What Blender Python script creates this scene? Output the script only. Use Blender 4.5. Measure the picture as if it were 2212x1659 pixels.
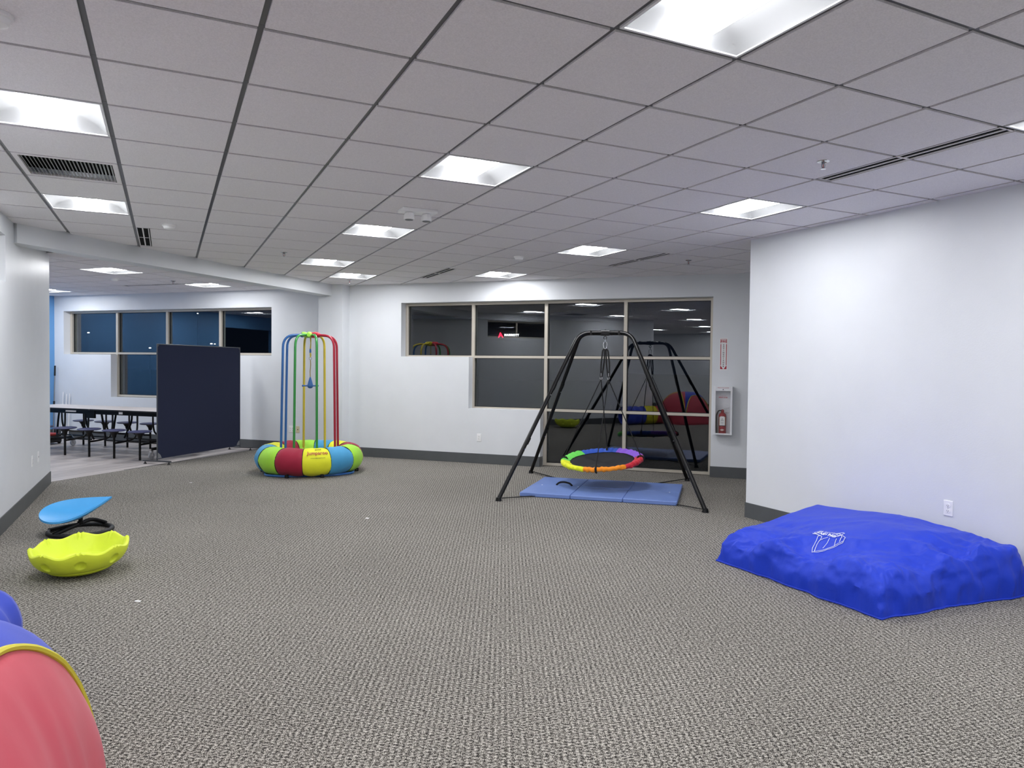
import bpy, math, random
from math import sin, cos, pi, radians as RAD, sqrt
from mathutils import Vector, Matrix, noise
random.seed(7)
S = bpy.context.scene
for o in list(bpy.data.objects): bpy.data.objects.remove(o)
COL = S.collection

# ------------------------------------------------------------------ camera, world, exposure
CZ = 1.51
CEIL = 2.809
T = 0.6096
YAW, PITCH, ROLL = .4474, -.0250, .0107
cy_, sy_, cp_, sp_ = cos(YAW), sin(YAW), cos(PITCH), sin(PITCH)
Fv = Vector((sy_*cp_, cy_*cp_, sp_)); Rv = Vector((cy_, -sy_, 0)); Uv = Rv.cross(Fv)
R2 = Rv*cos(ROLL) + Uv*sin(ROLL); U2 = -Rv*sin(ROLL) + Uv*cos(ROLL)
cam_d = bpy.data.cameras.new('camera'); cam = bpy.data.objects.new('camera', cam_d); COL.objects.link(cam)
cam_d.sensor_fit = 'HORIZONTAL'; cam_d.sensor_width = 36; cam_d.lens = 1554.13/2212*36
cam_d.clip_start = .05; cam_d.clip_end = 500
M = Matrix.Identity(4)
for i in range(3):
    M[i][0] = R2[i]; M[i][1] = U2[i]; M[i][2] = -Fv[i]
M[0][3], M[1][3], M[2][3] = .2796, -2.9615, CZ
cam.matrix_world = M
S.camera = cam
W = bpy.data.worlds.new('world'); S.world = W; W.use_nodes = True
bg = W.node_tree.nodes['Background']; bg.inputs[0].default_value = (.012, .018, .035, 1); bg.inputs[1].default_value = .1
S.view_settings.view_transform = 'Standard'; S.view_settings.look = 'None'
S.view_settings.gamma = 1; S.view_settings.use_curve_mapping = False
S.view_settings.exposure = 1.55
LAMP = 30.0          # strength of the troffer lenses

# ------------------------------------------------------------------ materials
def lin(c):
    return tuple(((x/255)/12.92 if x/255 <= .04045 else ((x/255+.055)/1.055)**2.4) for x in c) + (1,)
def mat(name, rgb, rough=.5, metal=0, spec=.5, emit=None, estr=0, noise_amt=0, noise_scale=20, bump=0, bump_scale=200, coat=0, sheen=0, lin_in=False, subsurf=0, alpha=None):
    m = bpy.data.materials.new(name); m.use_nodes = True
    nt = m.node_tree; p = nt.nodes['Principled BSDF']
    c = tuple(rgb)+(1,) if lin_in else lin(rgb)
    p.inputs['Base Color'].default_value = c
    p.inputs['Roughness'].default_value = rough; p.inputs['Metallic'].default_value = metal
    p.inputs['Specular IOR Level'].default_value = spec
    if coat: p.inputs['Coat Weight'].default_value = coat
    if sheen: p.inputs['Sheen Weight'].default_value = sheen
    if emit: p.inputs['Emission Color'].default_value = lin(emit); p.inputs['Emission Strength'].default_value = estr
    if noise_amt or bump:
        g = nt.nodes.new('ShaderNodeTexCoord')
    if noise_amt:
        n = nt.nodes.new('ShaderNodeTexNoise'); n.inputs['Scale'].default_value = noise_scale; n.inputs['Detail'].default_value = 4
        nt.links.new(g.outputs['Object'], n.inputs['Vector'])
        h = nt.nodes.new('ShaderNodeMapRange'); h.inputs['From Min'].default_value = .3; h.inputs['From Max'].default_value = .7
        h.inputs['To Min'].default_value = 1-noise_amt; h.inputs['To Max'].default_value = 1+noise_amt
        nt.links.new(n.outputs['Fac'], h.inputs['Value'])
        x = nt.nodes.new('ShaderNodeMix'); x.data_type = 'RGBA'; x.blend_type = 'MULTIPLY'; x.inputs[0].default_value = 1
        x.inputs[6].default_value = c; nt.links.new(h.outputs['Result'], x.inputs[7]); nt.links.new(x.outputs[2], p.inputs['Base Color'])
    if bump:
        n = nt.nodes.new('ShaderNodeTexNoise'); n.inputs['Scale'].default_value = bump_scale; n.inputs['Detail'].default_value = 3
        nt.links.new(g.outputs['Object'], n.inputs['Vector'])
        b = nt.nodes.new('ShaderNodeBump'); b.inputs['Strength'].default_value = bump; b.inputs['Distance'].default_value = .004
        nt.links.new(n.outputs['Fac'], b.inputs['Height']); nt.links.new(b.outputs['Normal'], p.inputs['Normal'])
    return m

WALL = mat('wall_paint', (225, 228, 232), .42, spec=.4, bump=.12, bump_scale=90, noise_amt=.015, noise_scale=3)
WALLD = mat('wall_paint_shell', (200, 204, 212), .6)
BLUEW = mat('blue_wall_paint', (104, 160, 214), .5)
BASE = mat('vinyl_base', (84, 87, 89), .45, noise_amt=.05, noise_scale=6)
TILE = mat('acoustic_tile', (238, 235, 238), .95, spec=.1, noise_amt=.07, noise_scale=160, bump=.35, bump_scale=260)
GRID = mat('ceiling_grid_paint', (94, 95, 99), .32)
FRAME = mat('window_frame_metal', (196, 189, 176), .42, metal=.15)
BLACKM = mat('black_powder_coat', (7, 7, 8), .34, spec=.3)
BLACKP = mat('black_plastic', (22, 22, 24), .5)
WEB = mat('black_webbing', (14, 14, 16), .8)
CHROME = mat('chrome', (200, 202, 205), .18, metal=1)
STEEL = mat('zinc_steel', (170, 172, 176), .35, metal=.9)
WHITEP = mat('white_plastic', (246, 246, 247), .35)
IVORY = mat('ivory_plastic', (215, 204, 170), .4)
DARK = mat('dark_slot', (4, 4, 5), .8, spec=.1)
GREYP = mat('grey_plastic', (110, 112, 116), .5)
TROFF = mat('troffer_white', (240, 241, 243), .45)
LENSS = mat('troffer_lens_side', (250, 252, 255), .4, emit=(251, 252, 255), estr=6)
REFL = mat('troffer_reflector', (150, 151, 152), .6)  # white reflector coloured grey so the lens light doesn't burn it out
LENS = mat('troffer_lens', (250, 252, 255), .4, emit=(251, 252, 255), estr=LAMP)
NAVY = mat('navy_fabric', (36, 42, 66), .9, spec=.2, noise_amt=.08, noise_scale=400, sheen=.1)
MATBLUE = mat('mat_vinyl', (112, 138, 200), .42, noise_amt=.02, noise_scale=8, bump=.1, bump_scale=25)
PADBLUE = mat('crash_pad_nylon', (26, 60, 198), .5, spec=.3, sheen=.03, bump=.35, bump_scale=38, noise_amt=.04, noise_scale=5)
PRINTW = mat('white_print', (225, 228, 245), .6)
DISH = mat('lime_plastic', (222, 238, 62), .45, spec=.35, bump=.05, bump_scale=120)
SKY = mat('sky_blue_plastic', (76, 168, 232), .35)
RUBB = mat('black_rubber', (18, 18, 20), .55)
TRED = mat('tent_red', (198, 66, 84), .6, sheen=.2, noise_amt=.04, noise_scale=6)
TBLUE = mat('tent_blue', (40, 66, 190), .6, sheen=.2, noise_amt=.06, noise_scale=6)
TYEL = mat('tent_yellow', (222, 212, 40), .6, noise_amt=.05, noise_scale=8)
PIPING = mat('yellow_binding', (206, 196, 60), .6)
def fab(n, c): return mat(n, c, .62, spec=.3, sheen=.1, noise_amt=.03, noise_scale=9, bump=.15, bump_scale=60)
FY, FR, FG, FB = fab('donut_yellow', (236, 238, 48)), fab('donut_red', (158, 30, 58)), fab('donut_green', (166, 226, 66)), fab('donut_blue', (72, 156, 204))
PBLUE, PGREEN, PYEL, PRED = mat('pole_blue', (52, 104, 170), .3), mat('pole_green', (50, 138, 62), .3), mat('pole_yellow', (206, 186, 60), .3), mat('pole_red', (166, 34, 54), .3)
SLG, SLR, SLY, SLB = fab('sleeve_green', (160, 226, 78)), fab('sleeve_red', (206, 54, 70)), fab('sleeve_yellow', (214, 204, 50)), fab('sleeve_blue', (60, 110, 190))
SEAM = mat('dark_seam', (30, 44, 34), .8)
SW = [fab('ring_orange', (250, 150, 30)), fab('ring_red', (206, 40, 58)), fab('ring_purple', (140, 92, 214)), fab('ring_blue', (44, 84, 184)), fab('ring_green', (112, 226, 92)), fab('ring_yellow', (232, 238, 24))]
DECK = mat('saucer_deck', (30, 30, 33), .85, bump=.3, bump_scale=30)
SEATB = mat('stool_seat_navy', (66, 70, 108), .35, noise_amt=.08, noise_scale=60)
TTOP = mat('table_laminate', (206, 200, 198), .4, noise_amt=.02, noise_scale=30)
EXRED = mat('extinguisher_red', (150, 24, 38), .25)
SIGNRED = mat('sign_red', (176, 26, 52), .5)
TEXTD = mat('print_dark', (50, 44, 50), .6)
MACRED = mat('machine_red', (170, 50, 46), .4)
PAPER = mat('paper_white', (235, 235, 235), .7)
ASPH = mat('asphalt', (16, 16, 18), .9, noise_amt=.2, noise_scale=40)
LOTL = mat('lot_lamp', (255, 240, 220), .5, emit=(255, 244, 225), estr=6)
for m_ in (LOTL,): m_.cycles.emission_sampling = 'NONE'
SIGW = mat('sign_white_lit', (255, 255, 255), .5, emit=(255, 250, 250), estr=2.5)
SIGR = mat('sign_red_lit', (220, 30, 50), .5, emit=(255, 30, 60), estr=2.2)
CABW = mat('cabinet_white', (235, 236, 240), .35)

def glass_mat():
    m = bpy.data.materials.new('dark_window_glass'); m.use_nodes = True; nt = m.node_tree; nt.nodes.clear()
    o = nt.nodes.new('ShaderNodeOutputMaterial'); mx = nt.nodes.new('ShaderNodeMixShader')
    t = nt.nodes.new('ShaderNodeBsdfTransparent'); t.inputs[0].default_value = (.7, .75, .77, 1)
    g = nt.nodes.new('ShaderNodeBsdfGlossy'); g.inputs['Roughness'].default_value = 0; g.inputs[0].default_value = (.97, .97, 1, 1)
    f = nt.nodes.new('ShaderNodeFresnel'); ge = nt.nodes.new('ShaderNodeNewGeometry'); io = nt.nodes.new('ShaderNodeMapRange')
    io.inputs['To Min'].default_value = 1.5; io.inputs['To Max'].default_value = 1/1.5      # same reflectance on both faces of the pane
    nt.links.new(ge.outputs['Backfacing'], io.inputs['Value']); nt.links.new(io.outputs['Result'], f.inputs[0])
    k = nt.nodes.new('ShaderNodeMath'); k.operation = 'MULTIPLY'; k.inputs[1].default_value = 2.0; k.use_clamp = True
    nt.links.new(f.outputs[0], k.inputs[0]); nt.links.new(k.outputs[0], mx.inputs[0])
    nt.links.new(t.outputs[0], mx.inputs[1]); nt.links.new(g.outputs[0], mx.inputs[2]); nt.links.new(mx.outputs[0], o.inputs[0])
    return m
GLASS = glass_mat()

def carpet_mat():
    m = bpy.data.materials.new('loop_carpet'); m.use_nodes = True; nt = m.node_tree; L = nt.links.new
    p = nt.nodes['Principled BSDF']; p.inputs['Roughness'].default_value = .95; p.inputs['Specular IOR Level'].default_value = .1
    def N(t, **k):
        n = nt.nodes.new(t)
        for a, b in k.items(): setattr(n, a, b)
        return n
    def math_(op, a, b=None):
        n = N('ShaderNodeMath', operation=op)
        for i, v in enumerate((a, b)):
            if v is None: continue
            if isinstance(v, (int, float)): n.inputs[i].default_value = v
            else: L(v, n.inputs[i])
        return n.outputs[0]
    tc = N('ShaderNodeTexCoord'); mp = N('ShaderNodeMapping'); mp.inputs['Rotation'].default_value = (0, 0, RAD(25)); L(tc.outputs['Object'], mp.inputs[0])
    dn = N('ShaderNodeTexNoise'); dn.inputs['Scale'].default_value = 55; dn.inputs['Detail'].default_value = 1; L(mp.outputs[0], dn.inputs['Vector'])
    dm = N('ShaderNodeVectorMath', operation='MULTIPLY_ADD'); L(dn.outputs['Color'], dm.inputs[0]); dm.inputs[1].default_value = (.012, .012, 0); L(mp.outputs[0], dm.inputs[2])
    sp = N('ShaderNodeSeparateXYZ'); L(dm.outputs[0], sp.inputs[0])
    P = .027
    colm = math_('SINE', math_('MULTIPLY', sp.outputs[0], 2*pi/P))
    sx = math_('SINE', math_('MULTIPLY', sp.outputs[0], pi/P)); sy = math_('SINE', math_('MULTIPLY', sp.outputs[1], 2*pi/.021))
    pr = math_('ADD', math_('MULTIPLY', colm, .10), math_('MULTIPLY', math_('MULTIPLY', sx, sy), .17))
    f1 = N('ShaderNodeTexNoise'); f1.inputs['Scale'].default_value = 210; f1.inputs['Detail'].default_value = 2; L(mp.outputs[0], f1.inputs['Vector'])
    f2 = N('ShaderNodeTexNoise'); f2.inputs['Scale'].default_value = 75; f2.inputs['Detail'].default_value = 1; L(mp.outputs[0], f2.inputs['Vector'])
    big = N('ShaderNodeTexNoise'); big.inputs['Scale'].default_value = .7; big.inputs['Detail'].default_value = 2; L(tc.outputs['Object'], big.inputs['Vector'])
    s = math_('ADD', math_('MULTIPLY', pr, 1.0), math_('MULTIPLY', math_('SUBTRACT', f1.outputs['Fac'], .5), 2.5))
    s = math_('ADD', s, math_('MULTIPLY', math_('SUBTRACT', f2.outputs['Fac'], .5), 1.3))
    s = math_('ADD', s, .5)
    cr = N('ShaderNodeValToRGB'); e = cr.color_ramp.elements
    e[0].position = .14; e[0].color = lin((38, 36, 35)); e[1].position = .9; e[1].color = lin((200, 195, 186))
    k = e.new(.5); k.color = lin((119, 115, 108)); L(s, cr.inputs[0])
    mx = N('ShaderNodeMix', data_type='RGBA', blend_type='MULTIPLY'); mx.inputs[0].default_value = 1
    mr = N('ShaderNodeMapRange'); mr.inputs['From Min'].default_value = .3; mr.inputs['From Max'].default_value = .7; mr.inputs['To Min'].default_value = .93; mr.inputs['To Max'].default_value = 1.07
    L(big.outputs['Fac'], mr.inputs['Value']); L(cr.outputs[0], mx.inputs[6]); L(mr.outputs[0], mx.inputs[7]); L(mx.outputs[2], p.inputs['Base Color'])
    b = N('ShaderNodeBump'); b.inputs['Strength'].default_value = .5; b.inputs['Distance'].default_value = .004; L(s, b.inputs['Height']); L(b.outputs[0], p.inputs['Normal'])
    return m
CARPET = carpet_mat()

def plank_mat():
    m = bpy.data.materials.new('vinyl_plank'); m.use_nodes = True; nt = m.node_tree; L = nt.links.new
    p = nt.nodes['Principled BSDF']; p.inputs['Roughness'].default_value = .42
    tc = nt.nodes.new('ShaderNodeTexCoord'); mp = nt.nodes.new('ShaderNodeMapping'); mp.inputs['Scale'].default_value = (14, .9, 1); L(tc.outputs['Object'], mp.inputs[0])
    oi = nt.nodes.new('ShaderNodeObjectInfo'); add = nt.nodes.new('ShaderNodeVectorMath'); add.operation = 'MULTIPLY_ADD'
    L(oi.outputs['Random'], add.inputs[0]); add.inputs[1].default_value = (40, 40, 40); L(mp.outputs[0], add.inputs[2])
    n = nt.nodes.new('ShaderNodeTexNoise'); n.inputs['Scale'].default_value = 1.6; n.inputs['Detail'].default_value = 4; L(add.outputs[0], n.inputs['Vector'])
    a = nt.nodes.new('ShaderNodeMath'); a.operation = 'MULTIPLY_ADD'; a.inputs[1].default_value = .35; L(oi.outputs['Random'], a.inputs[0]); L(n.outputs['Fac'], a.inputs[2])
    cr = nt.nodes.new('ShaderNodeValToRGB'); cr.color_ramp.elements[0].position = .35; cr.color_ramp.elements[0].color = lin((146, 140, 139)); cr.color_ramp.elements[1].position = 1.0; cr.color_ramp.elements[1].color = lin((196, 188, 184))
    L(a.outputs[0], cr.inputs[0]); L(cr.outputs[0], p.inputs['Base Color'])
    return m
PLANK = plank_mat()

# ------------------------------------------------------------------ mesh helpers
class MB:
    def __init__(s): s.v = []; s.f = []
    def add(s, vs, fs):
        n = len(s.v); s.v += [tuple(v) for v in vs]; s.f += [tuple(i+n for i in f) for f in fs]; return s
    def box(s, x0, x1, y0, y1, z0, z1):
        vs = [(x, y, z) for z in (z0, z1) for y in (y0, y1) for x in (x0, x1)]
        return s.add(vs, [(0, 2, 3, 1), (4, 5, 7, 6), (0, 1, 5, 4), (2, 6, 7, 3), (0, 4, 6, 2), (1, 3, 7, 5)])
    def cbox(s, c, d): return s.box(c[0]-d[0]/2, c[0]+d[0]/2, c[1]-d[1]/2, c[1]+d[1]/2, c[2]-d[2]/2, c[2]+d[2]/2)
    def prism(s, poly, z0, z1):
        n = len(poly); vs = [(x, y, z0) for x, y in poly]+[(x, y, z1) for x, y in poly]
        fs = [tuple(range(n-1, -1, -1)), tuple(range(n, 2*n))]+[(i, (i+1) % n, n+(i+1) % n, n+i) for i in range(n)]
        return s.add(vs, fs)
    def tube(s, pts, r, seg=10, closed=False, cap=True, flat=1.0):
        pts = [Vector(p) for p in pts]; n = len(pts)
        rs = r if isinstance(r, (list, tuple)) else [r]*n
        tg = []
        for i in range(n):
            a = pts[(i-1) % n] if (closed or i > 0) else pts[i]; b = pts[(i+1) % n] if (closed or i < n-1) else pts[i]
            tg.append((b-a).normalized())
        up = Vector((0, 0, 1)) if abs(tg[0].z) < .9 else Vector((1, 0, 0))
        nx = tg[0].cross(up).normalized(); vs = []
        for i in range(n):
            nx = (nx-tg[i]*nx.dot(tg[i])).normalized(); ny = tg[i].cross(nx)
            for k in range(seg):
                a = 2*pi*k/seg; vs.append(pts[i]+nx*cos(a)*rs[i]*flat+ny*sin(a)*rs[i])
        fs = []
        for i in range(n if closed else n-1):
            j = (i+1) % n
            for k in range(seg): fs.append((i*seg+k, i*seg+(k+1) % seg, j*seg+(k+1) % seg, j*seg+k))
        if cap and not closed: fs += [tuple(range(seg-1, -1, -1)), tuple(range((n-1)*seg, n*seg))]
        return s.add(vs, fs)
    def lathe(s, prof, seg=24, c=(0, 0, 0), axis='z', cap=True):
        vs = []
        for r, z in prof:
            for k in range(seg):
                a = 2*pi*k/seg; p = (r*cos(a), r*sin(a), z)
                if axis == 'y': p = (p[0], p[2], p[1])
                if axis == 'x': p = (p[2], p[0], p[1])
                vs.append((p[0]+c[0], p[1]+c[1], p[2]+c[2]))
        fs = []
        for i in range(len(prof)-1):
            for k in range(seg): fs.append((i*seg+k, i*seg+(k+1) % seg, (i+1)*seg+(k+1) % seg, (i+1)*seg+k))
        if cap: fs += [tuple(range(seg-1, -1, -1)), tuple(range((len(prof)-1)*seg, len(prof)*seg))]
        return s.add(vs, fs)
    def grid(s, nu, nv, fn, cu=False, cv=False):
        vs = [fn(i/(nu if cu else nu-1), j/(nv if cv else nv-1)) for i in range(nu) for j in range(nv)]
        fs = []
        for i in range(nu if cu else nu-1):
            for j in range(nv if cv else nv-1):
                a, b = i, (i+1) % nu; c, d = j, (j+1) % nv
                fs.append((a*nv+c, b*nv+c, b*nv+d, a*nv+d))
        return s.add(vs, fs)
    def build(s, name, m, parent=None, smooth=False, bevel=0, solid=0):
        me = bpy.data.meshes.new(name); me.from_pydata(s.v, [], s.f); me.validate()
        import bmesh
        b = bmesh.new(); b.from_mesh(me); bmesh.ops.recalc_face_normals(b, faces=b.faces); b.to_mesh(me); b.free()
        me.materials.append(m)
        if smooth:
            me.polygons.foreach_set('use_smooth', [True]*len(me.polygons))
            try: me.set_sharp_from_angle(angle=RAD(38))
            except Exception: pass
        o = bpy.data.objects.new(name, me); COL.objects.link(o); o.parent = parent
        if solid: md = o.modifiers.new('solid', 'SOLIDIFY'); md.thickness = solid; md.offset = 0
        if bevel: md = o.modifiers.new('bevel', 'BEVEL'); md.width = bevel; md.segments = 2; md.limit_method = 'ANGLE'
        return o
def thing(name, label, cat, loc=(0, 0, 0), rz=0, group=None, kind=None):
    o = bpy.data.objects.new(name, None); COL.objects.link(o); o.empty_display_size = .1
    o.location = loc; o.rotation_euler = (0, 0, rz)
    if label: o['label'] = label
    if cat: o['category'] = cat
    if group: o['group'] = group
    if kind: o['kind'] = kind
    return o
def tag(o, label, cat, group=None):
    o['label'] = label; o['category'] = cat
    if group: o['group'] = group
    return o
def struct(o): o['kind'] = 'structure'; return o
def dup(r, loc=None, rz=None, label=None):
    c = r.copy(); COL.objects.link(c)
    def rec(a, b):
        for ch in list(a.children):
            d = ch.copy(); COL.objects.link(d); d.parent = b; rec(ch, d)
    rec(r, c)
    if loc is not None: c.location = loc
    if rz is not None: c.rotation_euler = (0, 0, rz)
    if label: c['label'] = label
    return c
def text(body, size, m, name, parent, mtx, extrude=.0008, align='CENTER', shear=0, warp=None, space=1, bold=0):
    cu = bpy.data.curves.new('t', 'FONT'); cu.body = body; cu.size = size; cu.extrude = extrude; cu.align_x = align; cu.align_y = 'CENTER'
    cu.shear = shear; cu.space_character = space; cu.offset = bold; cu.resolution_u = 3
    ob = bpy.data.objects.new('t', cu); COL.objects.link(ob)
    dg = bpy.context.evaluated_depsgraph_get(); me = bpy.data.meshes.new_from_object(ob.evaluated_get(dg))
    bpy.data.objects.remove(ob)
    me.name = name
    for v in me.vertices:
        p = mtx @ v.co
        v.co = warp(p, v.co.z) if warp else p
    me.materials.clear(); me.materials.append(m)
    o = bpy.data.objects.new(name, me); COL.objects.link(o); o.parent = parent
    return o
def arc(c, r, a0, a1, n, ax, ay):
    c = Vector(c); return [c+Vector(ax)*r*cos(a0+(a1-a0)*i/n)+Vector(ay)*r*sin(a0+(a1-a0)*i/n) for i in range(n+1)]
def rounded(pts, r, n=6):
    pts = [Vector(p) for p in pts]; out = [pts[0]]
    for i in range(1, len(pts)-1):
        a, b, c = pts[i-1], pts[i], pts[i+1]; d1 = (a-b); d2 = (c-b)
        k = min(r, d1.length*.48, d2.length*.48); p, q = b+d1.normalized()*k, b+d2.normalized()*k
        for t in range(n+1):
            t /= n; out.append(p*(1-t)**2+b*2*t*(1-t)+q*t*t)
    out.append(pts[-1]); return out
def clip(poly, a, b, c):          # keep a*x+b*y<=c
    out = []
    for i in range(len(poly)):
        p, q = poly[i], poly[(i+1) % len(poly)]; dp, dq = a*p[0]+b*p[1]-c, a*q[0]+b*q[1]-c
        if dp <= 0: out.append(p)
        if (dp < 0 < dq) or (dq < 0 < dp):
            t = dp/(dp-dq); out.append((p[0]+(q[0]-p[0])*t, p[1]+(q[1]-p[1])*t))
    return out
def area(p): return abs(sum(p[i][0]*p[(i+1) % len(p)][1]-p[(i+1) % len(p)][0]*p[i][1] for i in range(len(p))))/2
Q = sqrt(.5)
def xy(u, v): return ((u+v)*Q, (v-u)*Q)
A45 = RAD(-45)

# ------------------------------------------------------------------ room shell
V0, VF = 11.88*Q, 12.2*Q                 # faces of the window walls, in the frame turned 45 degrees
UB = -6.2*Q                              # beam front face (u)
WT = 2.95                                # walls run up past the ceiling tiles
m = MB().prism([(-16, -11), (9.5, -11), (9.5, 3.2), xy(4.6, V0+.3), xy(-6.117, V0+.3), (-1.02-.0, 7.63), (-16, 7.63-15)], -.08, 0)
floor = struct(m.build('floor', CARPET))
floor2 = struct(MB().prism([(-1.02, 7.63), xy(-6.117, V0+.5), xy(-11.6, V0+.5), xy(-11.6, 3.5), (-8, 5.2), (-1.02, 5.2)], -.08, -.006).build('floor', DARK))
e_ = thing('floor', None, None, (0, 0, 0), A45, kind='structure')    # vinyl plank floor, its planks along the v direction
PW = .18
random.seed(3)
k = 0; u = -6.117
for r in range(24):
    u1 = u-PW*r; u0 = u1-PW+.0015
    v = 2.2+random.random()*1.2
    while v < VF-.02:
        v1 = min(v+1.22, VF-.0)
        a, b = xy((u0+u1)/2, v1)
        if a > -5.6 and v1 > 4.4 and not (a > -1.0 and b < 7.2):
            va = v
            MB().box(u0, u1, va+.0008, v1-.0008, -.006, 0).build('plank', PLANK, e_)
        v = v+1.22
m = MB().box(-11.5, -6.117-24*PW, 3.6, VF, -.006, 0); o = m.build('plank', PLANK, e_); o['kind'] = 'stuff'
floor2.parent = e_; floor2.rotation_euler = (0, 0, -A45); floor2.name = 'subfloor'
if 'kind' in floor2: del floor2['kind']
tm = MB().box(-6.125, -6.105, 5.75, V0+.2, 0, .003).build('transition_strip', BASE, e_)

def wallbox(name, boxes, m=WALL, rz=0):
    b = MB()
    for x in boxes: b.box(*x)
    o = b.build(name, m); o.rotation_euler = (0, 0, rz); return struct(o)
wallbox('wall_back', [(-4.176, -3.22, V0, V0+.32, 0, WT), (-3.22, 1.60, V0, V0+.32, 2.5, WT), (-3.22, -2.04, V0, V0+.32, 0, 1.645),
                      (-2.04, -.872, V0, V0+.32, 0, .845), (1.60, 4.62, V0, V0+.32, 0, WT)], WALL, A45)
wallbox('wall_pilaster', [(-4.632, -4.176, 11.59*Q, V0+.5, 0, WT)], WALL, A45)
wallbox('wall_far', [(-5.89, -4.63, VF, VF+.32, 0, WT), (-10.84, -5.89, VF, VF+.32, 2.5, WT), (-10.84, -9.61, VF, VF+.32, 0, 1.65), (-9.61, -7.1, VF, VF+.32, 0, .83),
                     (-7.1, -5.89, VF, VF+.32, 0, 1.65), (-11.4, -10.84, VF, VF+.32, 0, WT)], WALL, A45)
wallbox('wall_blue', [(-11.29, -11.09, 4.2, VF+.3, 0, WT), (-11.29, -11.09, 2.2, 4.2, 2.45, WT)], BLUEW, A45)
wallbox('wall_blue_side', [(-11.29, -11.09, -1, 2.2, 0, WT)], BLUEW, A45)
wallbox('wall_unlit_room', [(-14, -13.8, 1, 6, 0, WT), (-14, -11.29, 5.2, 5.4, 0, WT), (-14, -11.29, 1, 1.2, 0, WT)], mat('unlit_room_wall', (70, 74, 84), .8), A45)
wallbox('wall_beam', [(UB-.22, UB, 2.98, 11.59*Q+.01, 2.622, WT)], WALL, A45)
# left wall with its high window
b = MB()
X0, X1 = -1.17, -1.02
b.box(X0-.12, X1, -.15, 3.13, 0, WT).box(X0-.12, X1, 4.82, 7.48, 0, WT).box(X0-.12, X1, 3.13, 4.82, 0, 2.21).box(X0-.12, X1, 3.13, 4.82, 2.63, WT)
struct(b.build('wall_left', WALL))
wallbox('wall_left_return', [(-7.5, X0-.12, 7.33, 7.48, 0, WT), (-9.8, X0-.12, -.15, 0.05, 0, WT)])
wallbox('wall_right', [(5.585, 5.735, -9, 2.57, 0, WT), (5.735, 9.5, 2.42, 2.57, 0, WT)])
wallbox('wall_rear', [(-13, 5.6, -9.2, -9, 0, WT)], WALLD)
b = MB().box(-4.2, 4.6, -12.6*Q-.2, -12.6*Q, 0, WT); o = b.build('wall_rear_left', WALL); o.rotation_euler = (0, 0, A45); struct(o)
struct(MB().box(-14.5, 9.6, -9.4, 17, WT-.01, WT+.1).build('ceiling_slab', WALLD))

# baseboards
def basebd(name, boxes, rz=0):
    b = MB()
    for x in boxes: b.box(*x)
    o = b.build(name, BASE, bevel=.002); o.rotation_euler = (0, 0, rz); return struct(o)
H = .152
basebd('baseboard_back', [(-4.17, -.872, V0-.008, V0, 0, H), (-.88, -.872, V0-.008, V0+.14, 0, H), (1.60, 4.5, V0-.008, V0, 0, H), (1.592, 1.60, V0-.0, V0+.14, 0, H)], A45)
basebd('baseboard_pilaster', [(-4.632, -4.176, 11.59*Q-.008, 11.59*Q, 0, H), (-4.176, -4.168, 11.59*Q-.008, V0, 0, H)], A45)
basebd('baseboard_far', [(-11.08, -4.64, VF-.008, VF, 0, H)], A45)
basebd('baseboard_blue', [(-11.09, -11.082, 4.2, VF, 0, H)], A45)
basebd('baseboard_left', [(-1.02, -1.012, -.15, 7.485, 0, H), (-1.29, -1.012, 7.48, 7.488, 0, H), (-1.29, -1.012, -.158, -.15, 0, H)])
basebd('baseboard_right', [(5.577, 5.585, -9, 2.57, 0, H), (5.577, 9.3, 2.57, 2.578, 0, H)])
basebd('baseboard_rear_left', [(-4.2, 4.6, -12.6*Q, -12.6*Q+.008, 0, H)], A45)

# ------------------------------------------------------------------ windows
def window(n, us, zs, cells, v, rz, wface=.05, depth=.11, vert_extra=None):
    """us: mullion centres, zs: rail centres, cells: (i, j) column/row present"""
    w = thing('window_%d' % n, None, None, (0, 0, 0), rz, kind='structure')
    hw = wface/2; V = {}; Hh = {}
    for i, j in cells:
        V[(i, j)] = V[(i+1, j)] = 1; Hh[(i, j)] = Hh[(i, j+1)] = 1
    for i in range(len(us)):
        js = sorted(j for (a, j) in V if a == i)
        if js: MB().box(us[i]-hw, us[i]+hw, v, v+depth, zs[js[-1]+1]-hw*.8, zs[js[0]]+hw*.8).build('mullion', FRAME, w, bevel=.002)
    for (i, j) in Hh:
        MB().box(us[i]+hw, us[i+1]-hw, v+.003, v+depth-.003, zs[j]-hw*.75, zs[j]+hw*.75).build('transom', FRAME, w)
    for i, j in cells:
        p = MB().box(us[i]+hw*.9, us[i+1]-hw*.9, v+.052, v+.058, zs[j+1]+hw*.6, zs[j]-hw*.6).build('pane', GLASS, w)
        a, b, c, d, g0, g1 = us[i]+hw, us[i+1]-hw, zs[j+1]+hw*.75, zs[j]-hw*.75, v+.04, v+.052
        gb = MB().box(a, a+.008, g0, g1, c, d).box(b-.008, b, g0, g1, c, d).box(a+.008, b-.008, g0, g1, c, c+.008).box(a+.008, b-.008, g0, g1, d-.008, d)
        gb.build('gasket', BLACKP, p)
    return w
VG = 12.1*Q
w1 = window(1, [-3.2, -2.038, -.845, .362, 1.585], [2.478, 1.648, .848, .026], [(0, 0), (1, 0), (2, 0), (3, 0), (1, 1), (2, 1), (3, 1), (2, 2), (3, 2)], VG, A45)
w2 = window(2, [-10.81, -9.61, -8.37, -7.13, -5.915], [2.48, 1.675, .855], [(0, 0), (1, 0), (2, 0), (3, 0), (1, 1), (2, 1)], VF+.14, A45, .048, .12)
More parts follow.
